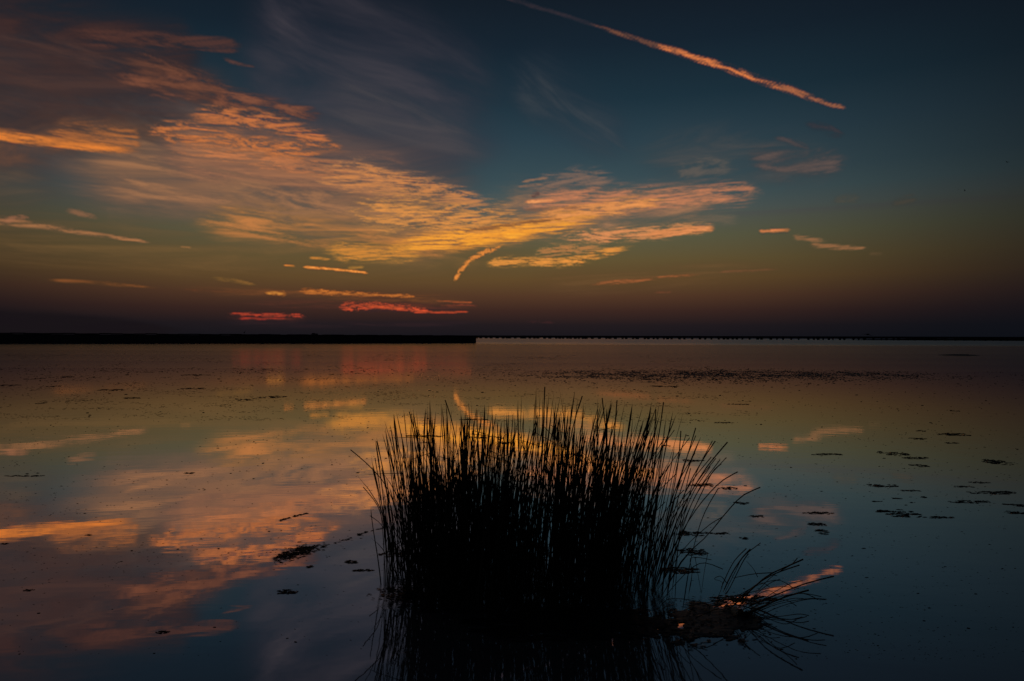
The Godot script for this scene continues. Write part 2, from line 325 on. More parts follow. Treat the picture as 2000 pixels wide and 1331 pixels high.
	cloud([Vector2(0.85, 1.21), Vector2(2.57, 1.26), Vector2(3.86, 1.13)], 0.129, 0.129, 1, 1, lin(50, 32, 34), lin(70, 38, 38), .6, .7, .5, 0.582, 3.324, false, 0.30, 0.30)
	# thin haze linking the low clouds
	cloud([Vector2(-27.71, 3.68), Vector2(-19.81, 3.47), Vector2(-10.22, 3.17), Vector2(-1.73, 3)], 0.516, 0.43, 1, 1, lin(92, 60, 38), lin(120, 72, 40), .6, .6, .9, 0.166, 2.327, false, .2, .2)
	cloud([Vector2(-23.52, 2.66), Vector2(-15.12, 2.59), Vector2(-1.73, 2.4)], 0.516, 0.43, 1, 1, lin(66, 42, 38), lin(96, 52, 38), .6, .7, .9, 0.194, 2.586, false, .2, .2)
	cloud([Vector2(-24.95, 0.99), Vector2(-15.12, 0.93), Vector2(-0.87, 1.11)], 0.387, 0.301, 1, 1, lin(34, 28, 33), lin(46, 32, 35), .7, .5, .9, 0.145, 2.586, false, .2, .2)
	# low dark bank on the left
	cloud([Vector2(-46.4, 0.83), Vector2(-36.88, 0.98), Vector2(-32.22, 0.81), Vector2(-27.71, 0.53), Vector2(-23.15, 0.14)], 1.031, 0.387, 1, 2, lin(25, 20, 23), lin(24, 19, 23), 1, .1, .3, 0.116, 1.454, false, 0, 0.30)
	# right hand clouds
	cloud([Vector2(19.6, 8.4), Vector2(20.89, 8.34), Vector2(22.3, 8.34)], 0.146, 0.138, 1, 1, lin(170, 106, 60), lin(226, 133, 82), .95, .5, .4, 0.582, 3.878, false, 0.16, 0.16)
	cloud([Vector2(21.86, 7.94), Vector2(23.47, 7.54), Vector2(24.97, 7.31)], 0.301, 0.172, 1, 1, lin(96, 82, 58), lin(156, 106, 70), .75, .7, .5, 0.465, 2.909, false, 0.26, 0.20)
	cloud([Vector2(23.11, 7.17), Vector2(25.26, 6.87), Vector2(27.67, 6.63)], 0.258, 0.193, 1, 1, lin(104, 82, 56), lin(162, 108, 70), .8, .7, .5, 0.388, 2.909, false, 0.20, 0.16)
	cloud([Vector2(27.33, 6.31), Vector2(28.67, 6.13)], 0.172, 0.172, 1, 1, lin(84, 68, 46), lin(96, 74, 50), .5, .5, .5, 0.465, 2.909, false, 0.30, 0.30)
	cloud([Vector2(5.12, 4.29), Vector2(8.51, 4.57), Vector2(12.25, 4.87), Vector2(14.28, 5.05), Vector2(16.28, 5.21)], 0.258, 0.129, 1, 1, lin(100, 66, 40), lin(160, 92, 52), .8, .7, .5, 0.291, 3.324, true, 0.30, 0.20)
	cloud([Vector2(16.28, 5.21), Vector2(18.62, 5.32), Vector2(22.02, 5.38)], 0.129, 0.103, 1, 1, lin(92, 66, 42), lin(118, 78, 50), .7, .5, .5, 0.291, 3.324, true, 0.20, 0.30)
	cloud([Vector2(11.43, 3.67), Vector2(12.46, 3.7), Vector2(13.4, 3.73)], 0.095, 0.086, 1, 1, lin(96, 60, 40), lin(116, 68, 44), .7, .4, .5, 0.465, 3.324, true, 0.30, 0.30)
	cloud([Vector2(7.61, 15.4), Vector2(17.8, 14.09), Vector2(28.3, 12.22)], 2.578, 2.149, 1, 1, lin(56, 64, 68), lin(82, 78, 76), .6, .35, 1, 0.106, 0.582, false, .3, .3)
	cloud([Vector2(18.18, 14.83), Vector2(21.61, 13.23), Vector2(24.87, 13.12), Vector2(26.95, 13.09)], 1.289, 0.945, 1, 1, lin(58, 60, 64), lin(100, 82, 76), .8, .8, .6, 0.233, 1.163, false, 0.30, 0.26)
	cloud([Vector2(20.47, 15.47), Vector2(22.15, 14.86), Vector2(23.79, 14.11)], 0.215, 0.258, 1, 1, lin(52, 54, 60), lin(92, 74, 70), .6, .6, .5, 0.388, 1.939, true, 0.26, 0.30)
	cloud([Vector2(22.69, 16.28), Vector2(24.5, 15.57), Vector2(26.25, 14.72)], 0.387, 0.387, 1, 1, lin(40, 44, 52), lin(64, 54, 58), .6, .8, .6, 0.388, 1.662, true, 0.30, 0.30)
	cloud([Vector2(12.2, 13.04), Vector2(15.84, 13.45), Vector2(18.97, 12.47)], 1.031, 0.945, 1, 1, lin(64, 72, 74), lin(100, 90, 82), .7, .8, .6, 0.233, 1.163, false, 0.30, 0.30)
	cloud([Vector2(24.74, 10.14), Vector2(25.93, 10.35), Vector2(27.31, 10.38)], 0.387, 0.387, 1, 1, lin(62, 62, 56), lin(84, 76, 62), .5, .8, .6, 0.388, 1.662, false, 0.30, 0.30)
	cloud([Vector2(28.65, 9.64), Vector2(29.63, 9.88), Vector2(30.91, 10.12)], 0.344, 0.344, 1, 1, lin(52, 52, 48), lin(78, 66, 54), .5, .8, .6, 0.388, 1.662, false, 0.30, 0.30)
	# the long trail at the upper right
	cloud([Vector2(-3.13, 27), Vector2(1.59, 25.81), Vector2(4.16, 25.14), Vector2(8.41, 23.82)], 0.172, 0.193, 1, 1, lin(42, 44, 54), lin(72, 56, 60), .38, .6, .5, 0.259, 2.327, true, 0.13, 0.20)
	cloud([Vector2(5.44, 24.79), Vector2(10.08, 23.26), Vector2(12.56, 22.42), Vector2(14.39, 21.73)], 0.15, 0.258, 1, 1, lin(76, 56, 54), lin(140, 88, 62), .62, .6, .45, 0.388, 2.909, true, 0.30, 0.13)
	cloud([Vector2(9.66, 23.43), Vector2(14.99, 21.5), Vector2(16.98, 20.75), Vector2(19.69, 19.57), Vector2(21.94, 18.6), Vector2(24.13, 17.59)], 0.236, 0.279, 1.1, .9, lin(96, 66, 58), lin(226, 127, 70), .92, .9, .4, 0.465, 3.324, true, 0.26, 0.13)
	cloud([Vector2(20.45, 19.27), Vector2(23.77, 17.74), Vector2(25.02, 17.12), Vector2(26.24, 16.75)], 0.279, 0.172, 1, .9, lin(90, 64, 58), lin(172, 104, 70), .85, .95, .4, 0.582, 3.324, true, 0.26, 0.13)


# ------------------------------------------------------------------ materials
var mats := {}


func plain(called: String, c: Color, rough: float, spec := 0.5) -> StandardMaterial3D:
	var m := StandardMaterial3D.new()
	m.resource_name = called
	m.albedo_color = c.linear_to_srgb()
	m.roughness = rough
	m.metallic_specular = spec
	mats[called] = m
	return m


func noise_tex(freq: float, size: int, normal: bool, strength := 1.0, octaves := 4, sd := 1) -> NoiseTexture2D:
	var n := FastNoiseLite.new()
	n.seed = sd
	n.noise_type = FastNoiseLite.TYPE_SIMPLEX_SMOOTH
	n.frequency = freq
	n.fractal_type = FastNoiseLite.FRACTAL_FBM
	n.fractal_octaves = octaves
	var t := NoiseTexture2D.new()
	t.width = size
	t.height = size
	t.seamless = true
	t.noise = n
	t.as_normal_map = normal
	t.bump_strength = strength
	return t


func make_materials() -> void:
	plain("rush", Color(0.045, 0.05, 0.028), 0.55, 0.35)
	plain("rush_dry", Color(0.075, 0.06, 0.035), 0.65, 0.3)
	plain("weed", Color(0.022, 0.021, 0.017), 0.55, 0.35)
	plain("wet_weed", Color(0.022, 0.022, 0.022), 0.4, 0.45)
	plain("gloss_weed", Color(0.03, 0.035, 0.04), 0.2, 0.8)
	plain("shore_scrub", Color(0.03, 0.032, 0.024), 0.9, 0.2)
	plain("feather", Color(0.12, 0.12, 0.12), 0.8, 0.2)
	var c := plain("jetty_concrete", Color(0.09, 0.085, 0.08), 0.9, 0.3)
	c.normal_enabled = true
	c.normal_texture = noise_tex(0.02, 256, true, 4.0, 5, 3)
	c.uv1_triplanar = true
	c.uv1_world_triplanar = true
	c.uv1_scale = Vector3(0.3, 0.3, 0.3)
	plain("bridge_concrete", Color(0.08, 0.08, 0.08), 0.9, 0.3)
	plain("olive_leaf", Color(0.11, 0.11, 0.03), 0.6, 0.3)


# ------------------------------------------------------------------ helpers
func tag(o: Node3D, label: String, category := "", group := "", kind := "") -> Node3D:
	if label:
		o.set_meta("label", label)
	if category:
		o.set_meta("category", category)
	if group:
		o.set_meta("group", group)
	if kind:
		o.set_meta("kind", kind)
	return o


var used := {}


func numbered(called: String) -> String:
	used[called] = used.get(called, -1) + 1
	return called if used[called] == 0 else "%s_%03d" % [called, used[called]]


func part(called: String, mesh: Mesh, mat: Material, parent: Node3D, count := {}) -> MeshInstance3D:
	var o := MeshInstance3D.new()
	if parent == self:
		o.name = numbered(called)
	else:
		var k: int = parent.get_meta("n_" + called, 0)
		parent.set_meta("n_" + called, k + 1)
		o.name = called if k == 0 else "%s_%03d" % [called, k]
	o.mesh = mesh
	if mat:
		o.material_override = mat
	parent.add_child(o, true)
	return o


func thing(called: String, at: Vector3) -> Node3D:
	var o := Node3D.new()
	o.name = numbered(called)
	o.position = at
	add_child(o, true)
	return o


func start() -> SurfaceTool:
	var st := SurfaceTool.new()
	st.begin(Mesh.PRIMITIVE_TRIANGLES)
	return st


func quad(st: SurfaceTool, a: Vector3, b: Vector3, c: Vector3, d: Vector3) -> void:
	for v in [a, b, c, a, c, d]:
		st.add_vertex(v)


# a box with its own axes; faces run clockwise seen from outside
func add_box(st: SurfaceTool, t: Transform3D, half: Vector3, taper := 1.0) -> void:
	var p := []
	for i in 8:
		var sx := -1.0 if i & 1 == 0 else 1.0
		var sy := -1.0 if i & 2 == 0 else 1.0
		var sz := -1.0 if i & 4 == 0 else 1.0
		var k := taper if sy > 0 else 1.0
		p.append(t * Vector3(sx * half.x * k, sy * half.y, sz * half.z * k))
	quad(st, p[0], p[2], p[3], p[1])
	quad(st, p[5], p[7], p[6], p[4])
	quad(st, p[4], p[6], p[2], p[0])
	quad(st, p[1], p[3], p[7], p[5])
	quad(st, p[2], p[6], p[7], p[3])
	quad(st, p[4], p[0], p[1], p[5])


# a tapering tube through points; radius per point
func add_tube(st: SurfaceTool, pts: Array, rad: Array, sides := 3) -> void:
	var rings := []
	for i in pts.size():
		var dir: Vector3 = (pts[mini(i + 1, pts.size() - 1)] - pts[maxi(i - 1, 0)]).normalized()
		var ux := dir.cross(Vector3(0.13, 0.21, 1)).normalized()
		var uy := dir.cross(ux).normalized()
		var ring := []
		for k in sides:
			var an := TAU * k / sides
			ring.append(pts[i] + (ux * cos(an) + uy * sin(an)) * rad[i])
		rings.append(ring)
	for i in pts.size() - 1:
		for k in sides:
			var l := (k + 1) % sides
			quad(st, rings[i][k], rings[i][l], rings[i + 1][l], rings[i + 1][k])


func done(st: SurfaceTool, smooth := false) -> ArrayMesh:
	if smooth:
		st.index()
	st.generate_normals()
	return st.commit()


func spline(pts: Array, n: int) -> Array:
	var out := []
	var m := pts.size()
	for k in n + 1:
		var f := float(k) / n * (m - 1)
		var i := mini(int(f), m - 2)
		var t := f - i
		var a: Vector3 = pts[maxi(i - 1, 0)]
		var d: Vector3 = pts[mini(i + 2, m - 1)]
		out.append(pts[i].cubic_interpolate(pts[i + 1], a, d, t))
	return out


# ------------------------------------------------------------------ water
func build_water() -> void:
	var ripple := noise_tex(0.012, 512, true, 2.0, 4, 21)
	var edges := [60.0, -4.0, -6.0, -8.0, -11.0, -15.0, -20.0, -26.0, -34.0, -44.0, -58.0, -76.0, -100.0, -132.0, -165.0, -186.0, -240.0, -30000.0]
	var rough := [0.02, 0.02, 0.022, 0.025, 0.03, 0.04, 0.05, 0.065, 0.085, 0.1, 0.11, 0.12, 0.12, 0.12, 0.15, 0.32, 0.38]
	var bump := [0.03, 0.03, 0.031, 0.032, 0.034, 0.036, 0.036, 0.025, 0.03, 0.03, 0.03, 0.03, 0.03, 0.03, 0.03, 0.03, 0.03]
	var mesh := ArrayMesh.new()
	var am: Array[Material] = []
	for i in rough.size():
		var st := start()
		var far: bool = i == rough.size() - 1
		var w := 30000.0 if far or i == 0 else 30000.0
		var cells := 1
		var z0: float = edges[i]
		var z1: float = edges[i + 1]
		for k in cells:
			for v in [Vector3(-w, 0, z0), Vector3(-w, 0, z1), Vector3(w, 0, z1), Vector3(-w, 0, z0), Vector3(w, 0, z1), Vector3(w, 0, z0)]:
				st.set_normal(Vector3.UP)
				st.set_tangent(Plane(1, 0, 0, 1))
				st.set_uv(Vector2(v.x / 9.0, v.z / 2.6))
				st.add_vertex(v)
		st.commit(mesh)
		var m := StandardMaterial3D.new()
		m.resource_name = "water"
		m.albedo_color = Color(0.96, 0.93, 0.91)
		m.metallic = 0.88
		m.roughness = rough[i]
		m.normal_enabled = true
		m.normal_texture = ripple
		m.normal_scale = bump[i]
		mesh.surface_set_material(i, m)
	var o := part("water", mesh, null, self)
	tag(o, "calm bay water mirroring the sunset sky", "water", "", "structure")


# ------------------------------------------------------------------ jetty and bridge
func build_jetty() -> void:
	var a := Vector3(-125.22, 0, -125.5)
	var b := Vector3(-10.09, 0, -192.21)
	var dir := (b - a).normalized()
	var back := Vector3(dir.z, 0, -dir.x)
	if back.z > 0:
		back = -back
	var root := thing("jetty", a)
	tag(root, "long black low jetty running in from the left and ending squarely", "jetty")
	var n := 60
	var st := start()
	var top := start()
	var length := (b - a).length()
	for i in n:
		var p := dir * (length * i / n)
		var q := dir * (length * (i + 1) / n)
		var y0 := 1.92 + 0.05 * sin(i * 1.7) + rng.randf_range(-0.02, 0.02)
		quad(st, p + Vector3(0, -1, 0), p + Vector3(0, 1.9, 0) + back * 0.1, q + Vector3(0, 1.9, 0) + back * 0.1, q + Vector3(0, -1, 0))
		quad(st, q + back * 4.0 + Vector3(0, -1, 0), q + back * 3.9 + Vector3(0, 1.9, 0), p + back * 3.9 + Vector3(0, 1.9, 0), p + back * 4.0 + Vector3(0, -1, 0))
		add_box(top, Transform3D(Basis(dir, Vector3.UP, dir.cross(Vector3.UP)), (p + q) * 0.5 + back * 2.0 + Vector3(0, y0 + 0.13, 0)), Vector3(length / n * 0.497, 0.12, 2.05))
	var e := dir * length
	quad(st, e + Vector3(0, -1, 0), e + Vector3(0, 1.9, 0) + back * 0.1, e + Vector3(0, 1.9, 0) + back * 3.9, e + back * 4.0 + Vector3(0, -1, 0))
	part("wall", done(st), mats.jetty_concrete, root)
	part("capping", done(top), mats.jetty_concrete, root)
	# things on top of it
	var c := a.lerp(b, 0.665)
	var hut := thing("equipment_box", c + back * 2.0 + Vector3(0, 2.17, 0))
	tag(hut, "small dark low box standing on top of the jetty", "box")
	hut.rotation.y = atan2(-dir.z, dir.x)
	var hs := start()
	add_box(hs, Transform3D(Basis(), Vector3(0, 0.13, 0)), Vector3(0.75, 0.13, 0.4), 0.92)
	part("housing", done(hs), mats.jetty_concrete, hut)
	var hl := start()
	add_box(hl, Transform3D(Basis(), Vector3(-0.25, 0.32, 0)), Vector3(0.3, 0.055, 0.3), 0.8)
	part("lid", done(hl), mats.jetty_concrete, hut)
	var hp := a.lerp(b, 0.54) + back * 2.0 + Vector3(0, 2.17, 0)
	heron(hp)


func heron(at: Vector3) -> void:
	var st := start()
	add_tube(st, [Vector3(-0.05, 0, 0.03), Vector3(-0.04, 0.22, 0.03), Vector3(-0.02, 0.34, 0.02)], [0.018, 0.016, 0.03], 4)
	add_tube(st, [Vector3(0.03, 0, -0.03), Vector3(0.02, 0.22, -0.03), Vector3(0.0, 0.34, -0.02)], [0.018, 0.016, 0.03], 4)
	add_tube(st, [Vector3(-0.26, 0.30, 0), Vector3(-0.14, 0.36, 0), Vector3(0.0, 0.44, 0), Vector3(0.1, 0.54, 0), Vector3(0.13, 0.64, 0), Vector3(0.12, 0.74, 0), Vector3(0.17, 0.80, 0), Vector3(0.24, 0.79, 0), Vector3(0.38, 0.76, 0)], [0.015, 0.07, 0.11, 0.075, 0.04, 0.035, 0.05, 0.03, 0.006], 6)
	var o := part("heron", done(st, true), mats.feather, self)
	o.position = at
	tag(o, "thin upright wading bird standing on the jetty", "bird")


func build_bridge() -> void:
	var a := Vector3(-104.801, 0, -1396.742)
	a = a.normalized() * 1450.0
	var b := Vector3(1020.199, 6.057, -850)
	b.y = 0
	a.y = 0
	var start_at := a + (a - b).normalized() * 700.0
	var dir := (b - start_at).normalized()
	var length := (b - start_at).length()
	var root := thing("bridge", start_at)
	tag(root, "very long low bridge on piles along the far horizon", "bridge")
	var bas := Basis(dir, Vector3.UP, dir.cross(Vector3.UP))
	var st := start()
	add_box(st, Transform3D(bas, dir * length * 0.5 + Vector3(0, 4.1, 0)), Vector3(length * 0.5, 1.1, 5.0))
	part("deck", done(st), mats.bridge_concrete, root)
	for s in [-1, 1]:
		var rail := start()
		add_box(rail, Transform3D(bas, dir * length * 0.5 + bas.z * 4.8 * s + Vector3(0, 5.6, 0)), Vector3(length * 0.5, 0.38, 0.15))
		part("parapet", done(rail), mats.bridge_concrete, root)
	var pm := start()
	add_box(pm, Transform3D(Basis(), Vector3(0, 1.0, 0)), Vector3(0.9, 2.1, 4.2), 0.9)
	add_box(pm, Transform3D(Basis(), Vector3(0, 2.6, 0)), Vector3(1.2, 0.45, 4.8))
	var pier := done(pm)
	var x := 660.0
	while x < length - 5:
		var o := part("pier", pier, mats.bridge_concrete, root)
		o.transform = Transform3D(bas, dir * x)
		o.scale = Vector3(rng.randf_range(0.8, 2.2), 1, 1)
		x += rng.randf_range(6.0, 15.0)
	# low scrubby shore behind the bridge's right end
	var sa: Vector3 = Vector3(600.112, 4.227, -1250)
	var sb2: Vector3 = Vector3(1282.749, 7.203, -900)
	sa.y = 0
	sb2.y = 0
	var sdir := (sb2 - sa).normalized()
	var sback := Vector3(-sdir.z, 0, sdir.x)
	if sback.z > 0:
		sback = -sback
	var shore := start()
	shore.set_smooth_group(0)
	var snz := FastNoiseLite.new()
	snz.seed = 31
	snz.frequency = 0.02
	var slen := (sb2 - sa).length()
	var prev := []
	for i in 141:
		var t := i / 140.0
		var c := sa.lerp(sb2, t) + sback * 14.0
		var hh := minf(t * 6.0, 1.0) * (3.6 + 1.6 * snz.get_noise_2d(t * slen, 0.0))
		var ring := [c, c + sback * 6.0 + Vector3(0, hh * 0.8, 0), c + sback * 20.0 + Vector3(0, hh, 0), c + sback * 45.0]
		if prev:
			for k in 3:
				quad(shore, prev[k], prev[k + 1], ring[k + 1], ring[k])
		prev = ring
	var sho := part("far_shore", done(shore, true), mats.shore_scrub, self)
	tag(sho, "low dark shore on the horizon at the right", "shore", "", "structure")
	var islet := start()
	islet.set_smooth_group(0)
	var inz := FastNoiseLite.new()
	inz.seed = 9
	inz.frequency = 0.8
	for i in 24:
		for j in 10:
			var c := []
			for k in [[0, 0], [1, 0], [1, 1], [0, 1]]:
				var u: float = (i + k[0]) / 12.0 - 1.0
				var v: float = (j + k[1]) / 5.0 - 1.0
				var e := maxf(0.0, 1.0 - u * u - v * v)
				c.append(Vector3(u * 2.0, e * (0.10 + 0.09 * inz.get_noise_2d(u * 5.0, v * 5.0)) - 0.005, v * 1.6))
			quad(islet, c[0], c[1], c[2], c[3])
	var im := part("islet", done(islet, true), mats.weed, self)
	im.position = Vector3(45.591, 0, -69.519)
	tag(im, "small dark weedy hump in the far water towards the right edge", "islet")


# ------------------------------------------------------------------ rushes
var stem_meshes: Array[ArrayMesh] = []


# a stem one metre tall that leans towards +x, with a spike near its tip and sometimes a leaf
func make_stem(bend: float, leaves: int, spike: float) -> ArrayMesh:
	var st := start()
	var pts := []
	var rad := []
	var kink := rng.randf_range(-0.02, 0.02)
	for i in 8:
		var t: float = [0.0, 0.2, 0.4, 0.6, 0.76, 0.86, 0.94, 1.0][i]
		pts.append(Vector3(bend * t * t + kink * sin(t * 5.0), t * (1.0 - 0.12 * absf(bend) * t), kink * cos(t * 4.0) * t))
		rad.append([0.0042, 0.0041, 0.0038, 0.0034, 0.0030 + spike * 0.4, 0.0030 + spike, 0.0026 + spike * 0.8, 0.0006][i])
	add_tube(st, pts, rad, 3)
	for l in leaves:
		var t0 := rng.randf_range(0.25, 0.6)
		var len := rng.randf_range(0.25, 0.5)
		var an := rng.randf() * TAU
		var out := Vector3(cos(an), 0, sin(an))
		var b := Vector3(bend * t0 * t0 + kink * sin(t0 * 5.0), t0 * (1.0 - 0.12 * absf(bend) * t0), kink * cos(t0 * 4.0) * t0)
		var lp := []
		for k in 4:
			var s := k / 3.0
			lp.append(b + Vector3(bend * t0 * 2.0 * s * len, s * len, 0) + out * (0.16 * s + 0.22 * s * s) * len)
		add_tube(st, lp, [0.0028, 0.0036, 0.0026, 0.0004], 3)
	return done(st)


func free_stem(pts: Array, r: float, spike: float) -> ArrayMesh:
	var st := start()
	var sp := spline(pts, 11)
	var rad := []
	for i in sp.size():
		var t := 1.0 - float(i) / (sp.size() - 1)
		rad.append(r * lerpf(1.0, 0.55, t) + (spike * exp(-pow((t - 0.84) / 0.09, 2))) if t < 0.99 else 0.0006)
	add_tube(st, sp, rad, 3)
	return done(st)


func edge_height(x: float) -> float:
	# how tall the tussock stands across its width (metres right of the view's middle)
	var xs := [-0.95, -0.80, -0.67, -0.45, -0.30, 0.0, 0.20, 0.42, 0.66, 0.86, 1.05]
	var hs := [0.65, 0.90, 1.10, 1.17, 1.12, 1.13, 1.22, 1.19, 1.18, 1.17, 0.8]
	for i in xs.size() - 1:
		if x < xs[i + 1]:
			return lerpf(hs[i], hs[i + 1], clampf((x - xs[i]) / (xs[i + 1] - xs[i]), 0, 1))
	return 0.6


